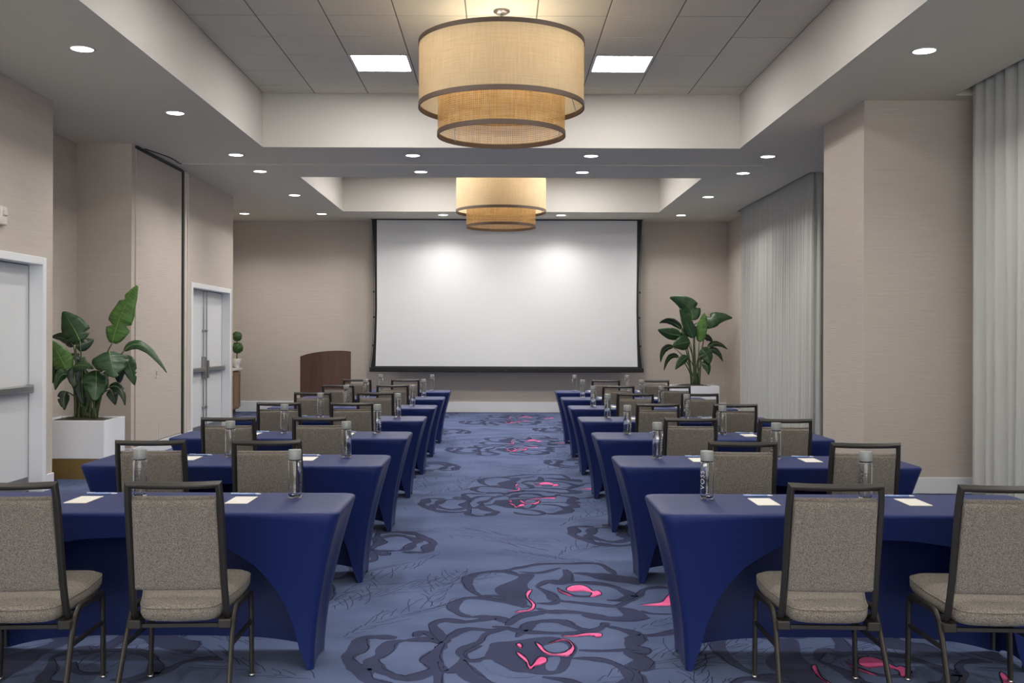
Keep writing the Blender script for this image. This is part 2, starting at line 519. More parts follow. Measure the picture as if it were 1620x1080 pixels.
for sset, fn in ((strokesA, A_), (strokesB, B_)):
    for wd, pts in sset:
        c = spline([fn(*p) for p in pts], 4)
        quads = []
        n = len(c)
        ph = rs.uniform(0, 6)
        edge = []
        for i, p in enumerate(c):
            t = (c[min(i + 1, n - 1)] - c[max(i - 1, 0)]).normalized()
            nn = Vector((-t.y, t.x))
            taper = min(1.0, 0.35 + i * 0.22, 0.35 + (n - 1 - i) * 0.22)
            k = wd * 0.5 * taper * (1 + 0.25 * math.sin(i * 0.55 + ph) + rs.uniform(-0.10, 0.10))
            edge.append((p + nn * k, p - nn * k))
        for (a, b), (a2, b2) in zip(edge, edge[1:]):
            quads.append([a, a2, b2, b])
        rose_geo.append((1, .6 + .1 * len(rose_geo), quads))
        for sd, off in ((0, .12),):
            line = [e[sd].lerp(e[1 - sd], off + .08 * math.sin(i * .8 + ph)) for i, e in enumerate(edge)]
            ol = []
            for a, b in zip(line, line[1:]):
                tt = (b - a)
                if tt.length < 1e-5: continue
                tt.normalize(); nn = Vector((-tt.y, tt.x)) * rs.uniform(.001, .003)
                ol.append([a + nn, b + nn, b - nn, a - nn])
            rose_geo.append((4, .6 + .1 * len(rose_geo), ol))
for f in fillsB:
    rose_geo.append((1, .6 + .1 * len(rose_geo), [closed(f)]))
for f in holesB:
    rose_geo.append((0, .6 + .1 * len(rose_geo), [closed(f)]))
for f in pinksB:
    rose_geo.append((2, .6 + .1 * len(rose_geo), [closed(f)]))
# leaf sprays drawn in thin lines beside each rose
def spray(cx, cy, ang, ln, n):
    quads = []
    d = Vector((math.cos(ang), math.sin(ang))); q = Vector((-d.y, d.x))
    base = Vector((cx, cy))
    for i in range(n):
        s = i / n
        p = base + d * (ln * s) + q * (0.05 * math.sin(s * 5))
        for sd in (-1, 1):
            l = 0.42 * math.sin(PI * (0.15 + 0.8 * s)) * rs.uniform(0.3, 1.0); kk = rs.uniform(.5, 1.0); cv = rs.uniform(.1, .7)
            pts = [p + d * (1.2 * kk * k) + q * (sd * (k - cv * k * k / max(l, .01)) * .6 + rs.uniform(-.006, .006)) for k in (.02, l * 0.3, l * .55, l * 0.8, l)]
            for a, b in zip(pts, pts[1:]):
                t = (b - a).normalized(); nn = Vector((-t.y, t.x)) * 0.0026
                quads.append([a + nn, b + nn, b - nn, a - nn])
    return quads
oq = []
for f in pinksB:
    g = closed(f)
    for a, b in zip(g, g[1:] + g[:1]):
        tt = (b - a).normalized(); nn = Vector((-tt.y, tt.x)) * rs.uniform(.002, .0038)
        oq.append([a + nn, b + nn, b - nn, a - nn])
rose_geo.append((4, 30, oq))
vq = []
for (px, py, ang, ln, n) in ((545, 1010, 1.0, 1.0, 14), (560, 950, 0.7, 1.1, 14), (690, 960, 1.5, .9, 12), (960, 890, 2.7, .8, 12), (880, 885, 1.0, .8, 10), (1000, 1000, .6, .8, 10), (500, 1075, 2.6, 1.0, 12), (1090, 1050, .3, 1., 12)):
    x, y = floor_at(px, py)
    vq += spray(x, y, ang, ln, n)
rose_geo.append((3, .3, vq))

fb = MB()
fv = [fb.v(p) for p in ((-6.3, -2.7, 0), (5.2, -2.7, 0), (5.2, 20.8, 0), (-6.3, 20.8, 0))]
fb.face(fv, 0)
def inside(p):
    return -6.2 < p.x < 5.1 and -2.5 < p.y < 20.65
def print_rose(fn, pink=True):
    for mi, layer, polys in rose_geo:
        z = 0.00018 * layer
        if not pink and (mi == 2 or layer >= 30):
            continue
        for ip, poly in enumerate(polys):
            q = [fn(p) for p in poly]
            if not all(inside(p) for p in q):
                continue
            vs = [fb.v((p.x, p.y, z + 1.2e-5 * (ip % 4))) for p in q]
            f = fb.face(vs, mi)
for k in range(-1, 4):
    dz = 4.45 * k
    for dx in (-3.66, 0, 3.66):
        print_rose(lambda p: Vector((p.x + dx, p.y + dz)), pink=dx >= 0)
        print_rose(lambda p: Vector((p.x + 1.29 + dx, p.y + 3.05 + dz)), pink=dx >= 0)
        print_rose(lambda p: Vector((-1.225 - p.x + dx, 12.41 - p.y + dz)), pink=False)
bmesh.ops.triangulate(fb.bm, faces=[f for f in fb.bm.faces if len(f.verts) > 4])
for f in fb.bm.faces:
    if f.normal.z < 0:
        f.normal_flip()
M['line'] = mat('carpet_dark_line', (22, 26, 46), 0.95, spec=0.1)
struct('floor', fb, [M['carpet'], M['rose'], M['pink'], M['vein'], M['line']], recalc=False)

# ------------------------------------------------------------------ ceiling
CX = 2.975
C1 = (6.2, 12.62)
C2 = (14.98, 19.07)
cb = MB()
t = 0.10
e = .012
cb.box(-6.3, -CX - e, -2.6, 20.8, CEIL, CEIL + t)
# right border leaves two long pockets for the curtains
cb.box(CX + e, 4.40, -2.6, 20.8, CEIL, CEIL + t)
cb.box(4.40, 5.2, 9.83, 14.42, CEIL, CEIL + t)
cb.box(4.40, 5.2, 18.95, 20.8, CEIL, CEIL + t)
cb.box(4.385, 4.40, -2.6, 9.83, CEIL + t, CEIL + .3); cb.box(4.385, 4.40, 14.42, 18.95, CEIL + t, CEIL + .3)
for y in (-2.6, 9.83, 14.40, 18.95):
    cb.box(4.385, 5.2, y, y + .02, CEIL + t, CEIL + .3)
cb.box(4.40, 5.2, -2.6, 9.83, CEIL + 0.22, CEIL + 0.3)
cb.box(4.40, 5.2, 14.42, 18.95, CEIL + 0.22, CEIL + 0.3)
cb.box(-CX - e, CX + e, -2.6, C1[0] - e, CEIL, CEIL + t)
cb.box(-CX - e, CX + e, C1[1] + e, C2[0] - e, CEIL, CEIL + t)
cb.box(-CX - e, CX + e, C2[1] + e, 20.8, CEIL, CEIL + t)
ceil = struct('ceiling', cb, M['ceil'])
for nm, (a, b) in (('near', C1), ('far', C2)):
    q = MB()
    q.box(-CX - e, -CX, a - e, b + e, CEIL, TILE + .1)
    q.box(CX, CX + e, a - e, b + e, CEIL, TILE + .1)
    q.box(-CX, CX, b, b + e, CEIL, TILE + .1)
    q.box(-CX, CX, a - e, a, CEIL, TILE + .1)
    o = q.build('coffer_side', M['coffer'], ceil)
    g = MB()
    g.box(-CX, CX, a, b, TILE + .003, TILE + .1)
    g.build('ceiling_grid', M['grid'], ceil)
# tiles: each one an object of its own, sharing meshes per size
tile_mesh = {}
def ceiling_tile(x0, x1, y0, y1):
    key = (round(x1 - x0, 3), round(y1 - y0, 3))
    if key not in tile_mesh:
        q = MB(); hx, hy = (x1 - x0) / 2 - .006, (y1 - y0) / 2 - .006
        q.box(-hx, hx, -hy, hy, 0, .02, 0.002)
        o = q.build('ceiling_tile', M['tile'], ceil)
        tile_mesh[key] = o.data
    else:
        o = bpy.data.objects.new('ceiling_tile', tile_mesh[key]); COL.objects.link(o); o.parent = ceil
    o.location = ((x0 + x1) / 2, (y0 + y1) / 2, TILE + random.uniform(-.0015, .0015))
TW = 0.664
xs = [-CX] + [(-3.5 + k) * TW for k in range(8)] + [CX]
panels = {(2, 'a'): 0}
def run_tiles(a, b, first):
    ys = [b]
    y = first
    while y > a + .05:
        ys.append(y); y -= TW
    ys.append(a)
    return ys
light_cells = []
for (a, b), first in ((C1, 12.21), (C2, 18.66)):
    ys = run_tiles(a, b, first)
    for i in range(len(ys) - 1):
        for j in range(9):
            if i in (2, 7 if a == C1[0] else 4) and j in (2, 6):
                light_cells.append((xs[j], xs[j + 1], ys[i + 1], ys[i])); continue
            ceiling_tile(xs[j], xs[j + 1], ys[i + 1], ys[i])
names_p = ['bright square ceiling light panel left of the near drum pendant', 'bright square ceiling light panel right of the near drum pendant',
           'square ceiling light panel in near coffer above the frame, left', 'square ceiling light panel in near coffer above the frame, right',
           'square ceiling light panel hidden in far coffer, back left', 'square ceiling light panel hidden in far coffer, back right',
           'square ceiling light panel hidden in far coffer, front left', 'square ceiling light panel hidden in far coffer, front right']
for nm, (x0, x1, y0, y1) in zip(names_p, light_cells):
    cx, cy = (x0 + x1) / 2, (y0 + y1) / 2
    o = thing('ceiling_light_panel', nm, 'ceiling light', (cx, cy, TILE), 0, 'square light panels in the tiled coffers')
    h = TW / 2 - .004
    q = MB()
    q.box(-h, -h + .03, -h, h, -.005, .02); q.box(h - .03, h, -h, h, -.005, .02)
    q.box(-h + .03, h - .03, -h, -h + .012, -.005, .02); q.box(-h + .03, h - .03, h - .012, h, -.005, .02)
    q.build('light_frame', M['metalw'], o)
    q = MB(); q.box(-h + .03, h - .03, -h + .012, h - .012, -.002, .002)
    q.build('diffuser', M['panel'], o)
# movable-partition track across the ceiling
q = MB()
q.box(-4.43, 3.62, 13.84, 13.90, CEIL - .012, CEIL + .01, .003)
q.box(-4.43, 3.62, 13.925, 13.94, CEIL - .008, CEIL + .01)
tr = struct('trim_1', q, M['ceil'])
q = MB(); q.box(-4.43, 3.62, 13.902, 13.923, CEIL - .005, CEIL + .01); q.build('track_slot', M['darksteel'], tr)
q = MB()
q.tube(smooth_path([(-4.49, 12.75, CEIL - .004), (-4.36, 13.4, CEIL - .004), (-4.40, 13.87, CEIL - .004), (-4.2, 13.915, CEIL - .004)], .4, 6), rect(.02, .012), up=(0, 0, 1))
q.build('track_slot', M['darksteel'], tr)

# ------------------------------------------------------------------ walls
D1 = (7.86, 10.04, 2.31)          # near double door opening (outer frame)
D2 = (14.79, 16.97, 2.33)
q = MB()
q.box(-5.25, -4.52, -2.6, D1[0], 0, CEIL); q.box(-5.25, -4.52, D1[0], D1[1], D1[2], CEIL); q.box(-5.25, -4.52, D1[1], 10.2, 0, CEIL)
q.box(-5.25, -4.80, D1[0], D1[1], 0, D1[2])
struct('wall_left_near', q, M['wall'])
q = MB(); q.box(-5.35, -5.2, 10.2, 12.4, 0, CEIL); struct('wall_left_alcove', q, M['wall'])
q = MB()
q.box(-5.35, -4.53, 12.4, D2[0], 0, CEIL); q.box(-5.35, -4.53, D2[0], D2[1], D2[2], CEIL); q.box(-5.35, -4.53, D2[1], 17.1, 0, CEIL)
q.box(-5.35, -4.80, D2[0], D2[1], 0, D2[2])
struct('wall_left_far', q, M['wall'])
q = MB(); q.box(-6.2, -5.35, 17.0, 17.1, 0, CEIL); q.box(-6.2, -6.1, 17.1, 20.7, 0, CEIL); struct('wall_left_recess', q, M['wall'])
q = MB(); q.box(-6.2, 5.2, 20.7, 20.85, 0, CEIL); struct('wall_back', q, M['wall'])
q = MB(); q.box(4.62, 5.1, 18.95, 20.7, 0, CEIL); struct('wall_right_far', q, M['wall'])
q = MB(); q.box(3.605, 5.1, 10.05, 11.3, 0, CEIL); struct('wall_right_column', q, M['wall'])
q = MB()
for (a, b) in ((-2.6, 3.0), (9.4, 10.05), (11.3, 12.2), (18.3, 18.95)):
    q.box(5.0, 5.12, a, b, 0, CEIL + .22)
for (a, b) in ((3.0, 9.4), (12.2, 18.3)):
    q.box(5.0, 5.12, a, b, 0, .35); q.box(5.0, 5.12, a, b, 3.4, CEIL + .22)
q.box(5.14, 5.2, -2.6, 18.95, 0, CEIL + .22)  # opaque slab added outside the windows to keep daylight off the curtains
struct('wall_right', q, M['wall'])
q = MB()
q.box(-5.3, 5.2, -2.7, -2.6, 0, .3); q.box(-5.3, 5.2, -2.7, -2.6, 3.6, CEIL + .22)
q.box(-5.3, -4.2, -2.7, -2.6, .3, 3.6); q.box(4.2, 5.2, -2.7, -2.6, .3, 3.6)
struct('wall_front', q, M['wall'])
q = MB()  # wide window added behind the camera to let in frontal fill light
for i in range(7):
    x = -4.2 + 1.4 * i
    q.box(max(-4.2, x - .03), min(4.2, x + .03), -2.68, -2.62, .3, 3.6)
q.box(-4.2, 4.2, -2.68, -2.62, .3, .36); q.box(-4.2, 4.2, -2.68, -2.62, 3.54, 3.6)
struct('window_3', q, M['frame'])
for k, (a, b) in enumerate(((3.0, 9.4), (12.2, 18.3))):
    q = MB()
    q.box(5.01, 5.08, a, b, .35, .42); q.box(5.01, 5.08, a, b, 3.33, 3.4)
    n = 4
    for i in range(n + 1):
        y = a + (b - a) * i / n
        q.box(5.01, 5.08, max(a, y - .035), min(b, y + .035), .42, 3.33)
    wn = struct('window_%d' % (k + 1), q, M['frame'])
    for i in range(n):
        q = MB(); y0 = a + (b - a) * i / n + .035; y1 = a + (b - a) * (i + 1) / n - .035
        q.box(5.04, 5.05, y0, y1, .42, 3.33); q.build('pane', M['glassw'], wn)
# baseboards
def baseboard(name, segs, h=.16):
    q = MB()
    for (x0, x1, y0, y1) in segs:
        q.box(x0, x1, y0, y1, 0, h, .004)
    struct(name, q, M['white'])
baseboard('baseboard_left', [(-4.52, -4.505, -2.6, D1[0]), (-4.52, -4.505, D1[1], 10.2), (-5.2, -5.185, 10.2, 12.4), (-5.2, -4.53, 12.385, 12.4), (-4.53, -4.515, 12.45, D2[0]), (-4.53, -4.515, D2[1], 17.1), (-5.2, -4.505, 10.2, 10.215)])
baseboard('baseboard_back', [(-6.1, 4.62, 20.682, 20.7)], .215)
baseboard('baseboard_right', [(3.59, 5.0, 10.035, 10.05), (3.59, 3.605, 10.05, 11.3), (4.605, 4.62, 18.95, 20.68)])

# partition pocket door panel on the far left wall
q = MB()
q.box(-4.53, -4.515, 12.52, 14.30, .17, CEIL - .045, .003)
pk = struct('door_3', q, M['wall'])
q = MB(); q.box(-4.53, -4.50, 14.33, 14.37, 0, CEIL - .02); q.build('door_gap', M['darksteel'], pk)
q = MB()
q.box(-4.53, -4.49, 14.385, 14.42, 0, CEIL - .02, .004); q.box(-4.53, -4.50, 14.43, 14.50, 0, CEIL - .03, .004); q.box(-4.53, -4.49, 14.52, 14.55, 0, CEIL - .03, .004)
q.build('door_jamb', M['plate'], pk)
q = MB(); q.box(-4.53, -4.505, 12.52, 14.32, CEIL - .04, CEIL - .008); q.build('head_track', M['darksteel'], pk)
q = MB(); q.box(-4.515, -4.507, 13.23, 13.29, 1.01 - .02, 1.01 + .1, .003); pl = q.build('pull_plate', M['metalw'], pk)
q = MB(); q.box(-4.508, -4.505, 13.25, 13.268, 1.02, 1.08); q.build('pull_slot', M['darksteel'], pl)
q = MB(); q.box(-4.515, -4.509, 13.37, 13.39, .08 + .1, .36, .002); q.build('edge_pull', M['plate'], pk)

# double doors with panic bars
def double_door(name, X, y0, y1, top, kh=.15):
    d = .13
    q = MB()
    fw = .075
    q.box(X - d, X + .012, y0, y0 + fw, 0, top, .004); q.box(X - d, X + .012, y1 - fw, y1, 0, top, .004)
    q.box(X - d, X + .012, y0 + fw, y1 - fw, top - fw, top, .004)
    root = struct(name, q, M['frame'])
    ym = (y0 + y1) / 2
    for s, (a, b) in ((1, (y0 + fw, ym - .004)), (-1, (ym + .004, y1 - fw))):
        q = MB(); q.box(X - d - .045, X - d, a, b, .01, top - fw - .006, .003)
        leaf = q.build('door_leaf', M['door'], root)
        q = MB(); q.box(X - d, X - d + .004, a + .02, b - .02, .02, kh); q.build('kick_plate', M['kick'], leaf)
        # panic bar, its case by the meeting edge, and the rods
        e = b if s == 1 else a             # meeting edge
        h = a if s == 1 else b             # hinge edge
        q = MB()
        yy0, yy1 = sorted((e - s * .11, h + s * .05))
        q.box(X - d + .02, X - d + .075, yy0, yy1, .985, 1.055, .012, 3)
        yy0, yy1 = sorted((h + s * .03, h + s * .07)); q.box(X - d, X - d + .07, yy0, yy1, .98, 1.06, .008)
        q.build('push_bar', M['steel'], leaf)
        q = MB(); yy0, yy1 = sorted((e - s * .035, e - s * .115)); q.box(X - d, X - d + .06, yy0, yy1, .88, 1.22 if s == 1 else 1.16, .008)
        q.build('latch_case', M['steel'], leaf)
        q = MB(); yc = e - s * .075
        q.tube([(X - d + .02, yc, .04), (X - d + .02, yc, .88)], circ(.0095)); q.tube([(X - d + .02, yc, 1.16), (X - d + .02, yc, top - fw - .02)], circ(.0095))
        q.build('latch_rod', M['steel'], leaf)
        q = MB()
        for z in (.42, 1.62):
            q.box(X - d, X - d + .035, yc - .022, yc + .022, z - .02, z + .02, .004)
        q.build('rod_guide', M['steel'], leaf)
    return root
double_door('door_1', -4.52, *D1)
double_door('door_2', -4.53, *D2)

# fire alarm strobe box at the left edge
o = thing('alarm_box', 'small white wall box above the near left door, at the frame edge', 'alarm', (-4.52, 9.12, 2.62))
q = MB(); q.box(0, .045, -.06, .055, -.085, .085, .012, 2); q.build('housing', M['plate'], o)
q = MB(); q.box(.045, .06, -.035, .03, .0, .05, .006); q.build('lens', M['metalw'], o)

# ------------------------------------------------------------------ curtains
def curtain(name, label, path, z0, z1, folds, amp, seed, flare=.02):
    rr = random.Random(seed)
    pts = [Vector(p) for p in path]
    L = [0]
    for a, b in zip(pts, pts[1:]):
        L.append(L[-1] + (b - a).length)
    n = int(folds * 10)
    fr = [rr.uniform(.7, 1.3) for _ in range(folds + 2)]
    rows = []
    nz = 26
    for j in range(nz + 1):
        tz = j / nz
        row = []
        for i in range(n + 1):
            s = L[-1] * i / n
            k = 0
            while k < len(L) - 2 and s > L[k + 1]:
                k += 1
            tt = (s - L[k]) / (L[k + 1] - L[k])
            p = pts[k].lerp(pts[k + 1], tt)
            d = (pts[k + 1] - pts[k]).normalized()
            nn = Vector((-d.y, d.x, 0))
            ph = i / 10 * 2 * PI
            a = amp * fr[int(i / 10)] * (0.75 + 0.45 * tz)
            off = a * math.sin(ph + 0.7 * math.sin(tz * 2 + i * .07)) + 0.35 * a * math.sin(ph * 0.37 + 2.1 * tz + seed) + flare * tz * math.sin(i * .05)
            p2 = p + nn * off + d * (0.3 * a * math.cos(ph * 0.5 + tz))
            row.append((p2.x, p2.y, z1 + (z0 - z1) * tz))
        rows.append(row)
    q = MB(); q.grid(rows)
    o = thing(name, label, 'curtain', (pts[0].x, pts[0].y, 0), 0, 'window curtains on the right side')
    c = q.build('curtain_panel', M['curtain'], o)
    c.location = (-pts[0].x, -pts[0].y, 0)
    md = c.modifiers.new('thickness', 'SOLIDIFY'); md.thickness = .004
    q = MB()
    q.tube([(p.x - pts[0].x, p.y - pts[0].y, z1 + .02) for p in pts], rect(.03, .03), up=(0, 0, 1))
    q.build('curtain_track', M['metalw'], o)
curtain('window_curtain', 'floor length pale grey curtain at the right edge, nearer than the column', [(4.50, 9.66, 0), (4.50, -2.0, 0)], .015, CEIL + .16, 62, .034, 3)
curtain('window_curtain', 'wide floor length pale grey curtain beyond the right column', [(4.47, 18.85, 0), (4.47, 14.62, 0), (4.50, 14.54, 0)], .015, CEIL + .16, 36, .026, 5)
curtain('window_curtain', 'short darker grey curtain return between wide curtain and column', [(4.50, 14.50, 0), (4.98, 14.47, 0)], .015, CEIL + .16, 4, .022, 8)

# ------------------------------------------------------------------ recessed downlights
dl_proto = None
spot_data = bpy.data.lights.new('downlight_beam', 'SPOT')
spot_data.energy = SPOT_W
spot_data.color = SPOT_COL
spot_data.spot_size = R(135)
spot_data.spot_blend = 1.0
spot_data.shadow_soft_size = 0.06
def downlight(x, y, label):
    global dl_proto
    if dl_proto is None:
        o = thing('recessed_downlight', label, 'ceiling light', (x, y, CEIL), 0, 'round recessed ceiling downlights')
        q = MB(); q.lathe([(.088, 0.002), (.104, 0.0), (.106, -.004), (.104, -.007), (.092, -.007), (.086, -.002), (.088, .002)], 28); q.build('trim_ring', M['metalw'], o)
        q = MB(); q.lathe([(0, -.0035), (.088, -.0035), (.088, -.001), (0, -.001)], 28, sm=False); q.build('lens', M['lens'], o)
        sp = bpy.data.objects.new('beam', spot_data); COL.objects.link(sp); sp.parent = o
        sp.location = (0, 0, -.02)
        dl_proto = o
    else:
        o = copy_tree(dl_proto); o.location = (x, y, CEIL); o['label'] = label
    return o
for i, y in enumerate((8.32, 10.7, 13.16, 14.47, 16.9, 19.46)):
    downlight(-3.45, y, 'round downlight in left ceiling border, %s one back from the camera' % ORD[i])
for i, y in enumerate((8.30, 13.16, 14.5, 16.95, 19.5)):
    downlight(3.47, y, 'round downlight in right ceiling border, %s one back from the camera' % ORD[i])
downlight(-4.94, 19.46, 'round downlight in the far left recess above the sideboard')
downlight(-1.15, 13.16, 'left round downlight on the cross beam just behind near pendant')
downlight(1.17, 13.16, 'right round downlight on the cross beam just behind near pendant')
downlight(-1.15, 14.47, 'left round downlight on the cross beam by the far coffer edge')
downlight(1.16, 14.47, 'right round downlight on the cross beam by the far coffer edge')
downlight(-1.12, 19.56, 'left of two downlights just in front of the screen')
downlight(1.16, 19.56, 'right of two downlights just in front of the screen')
k = 0
for y in (5.9, 3.4, 0.9):
    for x in (-3.45, -1.15, 1.16, 3.47):
        downlight(x, y, 'round downlight above the camera, out of frame, %s row %s' % (ORD[int((5.95 - y) / 2.4)], {-3.45: 'far left', -1.15: 'mid left', 1.16: 'mid right', 3.47: 'far right'}[x]))

# ------------------------------------------------------------------ drum pendants
def cyl_uv(q, r, z0, z1, n=96):
    rows, uvs = [], []
    for z in (z0, z0 + (z1 - z0) / 3, z0 + (z1 - z0) * 2 / 3, z1):
        rows.append([(r * math.cos(2 * PI * k / n), r * math.sin(2 * PI * k / n), z) for k in range(n)])
        uvs.append([(2 * PI * r * k / n, z) for k in range(n + 1)])
    q.grid(rows, uvs=uvs, wrap=True)
def band(r, z0, z1, t=.006, n=96):
    q = MB()
    q.lathe([(r - t, z0), (r + t, z0), (r + t, z1), (r - t, z1), (r - t, z0)], n, sm=False)
    return q
bulb_data = bpy.data.lights.new('bulb_light', 'POINT')
bulb_data.energy = BULB_W
bulb_data.color = BULB_COL
bulb_data.shadow_soft_size = 0.045
def pendant(y, label):
    z = TILE
    o = thing('drum_pendant', label, 'pendant lamp', (0, y, z), 0, 'two tier drum pendants in the coffers')
    q = MB(); q.lathe([(0, 0), (.075, 0), (.078, -.012), (.05, -.03), (0, -.03)], 24); q.build('canopy', M['steel'], o)
    q = MB(); q.tube([(0, 0, -.02), (0, 0, 3.88 - z)], circ(.012)); q.build('stem', M['steel'], o)
    q = MB(); cyl_uv(q, .765, 3.66 - z, 4.27 - z); s1 = q.build('outer_shade', M['shade'], o, recalc=False)
    band(.765, 4.235 - z, 4.275 - z).build('trim_band', M['band'], s1); band(.765, 3.655 - z, 3.70 - z).build('trim_band', M['band'], s1)
    q = MB(); cyl_uv(q, .59, 3.40 - z, 4.20 - z); s2 = q.build('inner_shade', M['cane'], o, recalc=False)
    band(.59, 3.398 - z, 3.442 - z).build('trim_band', M['band'], s2); band(.59, 4.18 - z, 4.205 - z).build('trim_band', M['band'], s2)
    q = MB()
    for k in range(3):
        a = 2 * PI * k / 3 + .35
        c, s = math.cos(a), math.sin(a)
        q.tube([(0, 0, 4.19 - z), (.59 * c, .59 * s, 4.19 - z), (.76 * c, .76 * s, 3.69 - z)], circ(.005, 6))
        q.tube([(.585 * c, .585 * s, 4.14 - z), (.585 * c, .585 * s, 3.42 - z)], circ(.003, 6))
        q.tube([(0, 0, 4.25 - z), (.765 * c, .765 * s, 4.25 - z)], circ(.005, 6))
    q.build('shade_spider', M['steel'], o)
    for k in range(4):
        a = 2 * PI * k / 4 + .5
        c, s = .26 * math.cos(a), .26 * math.sin(a)
        q = MB()
        q.tube([(0, 0, 3.90 - z), (c, s, 3.90 - z), (c, s, 3.94 - z)], circ(.008, 6))
        q.lathe([(0, 0), (.02, 0), (.02, .05), (0, .05)], 12, (c, s, 3.94 - z)); ho = q.build('lamp_holder', M['metalw'], o)
        q = MB(); q.lathe([(0, 0), (.018, .0), (.032, .05), (.026, .08), (0, .095)], 14, (c, s, 3.99 - z)); q.build('bulb', M['bulb'], ho)
        l = bpy.data.objects.new('bulb_glow', bulb_data); COL.objects.link(l); l.parent = ho; l.location = (c, s, 4.12 - z)
    return o
pendant(9.40, 'large near two tier drum pendant lamp hanging from the front coffer')
pendant(17.25, 'smaller looking far drum pendant lamp in front of the screen')

# ------------------------------------------------------------------ projection screen
ZS = 20.30
scr = thing('projection_screen', 'large white projection screen with black curved border on back wall', 'screen', at(801, 588, ZS))
def sp(px, py, dy=0.0):
    p = at(px, py, ZS); p.y += dy
    return p - Vector(scr.location)
edge = [(587.5, 346), (589.0, 372), (591.5, 410), (592.8, 450), (593.0, 490), (591.6, 535), (588.8, 565), (586.5, 582)]
def mirror(px): return 801.5 * 2 - px
rows = []
for (x, y) in edge:
    rows.append([sp(x, y), sp(mirror(x), y)])
q = MB()
a = q.grid(rows, sm=False); 
b_rows = [[p + Vector((0, .004, 0)) for p in r] for r in rows]
q.grid(b_rows, sm=False)
q.build('border', M['black'], scr)
wl = [(595.6, 348.5), (596.0, 420), (596.4, 490), (595.4, 540), (594.2, 579.5)]
q = MB(); q.grid([[sp(x, y, -.004), sp(mirror(x), y, -.004)] for (x, y) in wl], sm=False); q.build('screen_surface', M['screen'], scr)
q = MB(); p0 = sp(584.8, 588.5); p1 = sp(1018.4, 581.5)
q.box(p0.x, p1.x, -.03, .03, p0.z, p1.z, .01, 2); bb = q.build('bottom_bar', M['black'], scr)
q = MB(); c = sp(801, 586); q.box(c.x - .03, c.x + .03, -.033, -.029, c.z - .012, c.z + .012); q.build('bar_badge', M['darksteel'], bb)
q = MB(); p0 = sp(586, 347.5); p1 = sp(1017, 345)
q.box(p0.x, p1.x, -.06, .06, p0.z - .0, CEIL - scr.location.z, .004); q.build('housing', M['black'], scr)
for sd in (0, 1):
    q = MB()
    pts = [(x - 1.6, y) for x, y in edge[1:]]
    q.tube([sp(mirror(x) if sd else x, y, -.006) for x, y in pts], circ(.004, 6))
    for (x, y) in pts[2:5]:
        p = sp(mirror(x) if sd else x, y + 12, -.008); q.box(p.x - .014, p.x + .014, p.y - .006, p.y + .006, p.z - .02, p.z + .02)
    q.build('tension_cord', M['black'], scr)

# ------------------------------------------------------------------ lectern
ZL = 16.8
l0 = at(475, 640, ZL); l1 = at(555, 640, ZL)
lec = thing('lectern', 'dark walnut lectern with arched bowed front, left of the screen', 'lectern', ((l0.x + l1.x) / 2, ZL + .3, 0))
hw = (l1.x - l0.x) / 2
N = 20
prof = [(475, 564.6), (485, 561.2), (497, 558.6), (509, 556.8), (521, 555.7), (533, 555.2), (545, 555.4), (555, 556.6)]
def topz(u):
    px = 475 + 80 * u
    for (a, b) in zip(prof, prof[1:]):
        if px <= b[0] + 1e-6:
            k = (px - a[0]) / (b[0] - a[0]); py = a[1] + (b[1] - a[1]) * k
            return HC - (py - 533) * ZL / F
    return HC - (prof[-1][1] - 533) * ZL / F
def bow(u): return -.30 - .07 * math.sin(PI * u)
def slab(f0, f1, z0, tz):
    q = MB()
    ra = []; 
    for i in range(N + 1):
        u = i / N; x = -hw + 2 * hw * u
        ra.append(((x, f0(u)), (x, f1(u)), tz(u)))
    vs = [[q.v((a[0], a[1], z0)), q.v((a[0], a[1], z)), q.v((b[0], b[1], z)), q.v((b[0], b[1], z0))] for a, b, z in ra]
    for r0, r1 in zip(vs, vs[1:]):
        for k in range(4):
            q.face([r0[k], r0[(k + 1) % 4], r1[(k + 1) % 4], r1[k]])
    q.face(vs[0]); q.face(vs[-1])
    return q
slab(bow, lambda u: bow(u) + .03, .06, topz).build('front_panel', M['wood'], lec, angle=30)
for s in (-1, 1):
    q = MB(); q.box(s * (hw - .10) - .014, s * (hw - .10) + .014, -.27, .28, .06, 1.12); q.build('side_panel', M['wood'], lec)
q = MB(); q.box(-hw + .115, hw - .115, -.26, .25, 0, .025, T=Matrix.Translation((0, 0, 1.02)) @ Matrix.Rotation(R(-12), 4, 'X')); q.build('reading_top', M['wood'], lec)
q = MB(); q.box(-hw + .115, hw - .115, -.25, .25, .55, .575); q.build('shelf', M['wood'], lec)
q = MB(); q.box(-hw + .04, hw - .04, -.36, .32, 0, .06, .008); q.build('base', M['wood'], lec)

# ------------------------------------------------------------------ sideboard and topiary in the left recess
sb = thing('sideboard', 'brown wooden sideboard with white stone top in the far left recess', 'cabinet', (-5.62, 19.0, 0))
q = MB(); q.box(-.4, .4, -1.3, 1.2, .1, .865, .004); body = q.build('body', M['oak'], sb)
q = MB(); q.box(-.36, .34, -1.26, 1.16, 0, .1); q.build('toe_kick', M['darksteel'], sb)
for k in range(5):
    y0 = -1.28 + k * .496
    q = MB(); q.box(.4, .42, y0 + .01, y0 + .486, .13, .84, .004); dr = q.build('door', M['oak'], sb)
    q = MB()
    for (a, b, c, d) in ((y0 + .01, y0 + .07, .13, .84), (y0 + .426, y0 + .486, .13, .84), (y0 + .07, y0 + .426, .13, .19), (y0 + .07, y0 + .426, .78, .84)):
        q.box(.42, .432, a, b, c, d, .002)
    q.build('door_rim', M['oak'], dr)
q = MB(); q.box(-.46, .46, -1.36, 1.24, .865, .91, .006); q.build('countertop', M['marble'], sb)
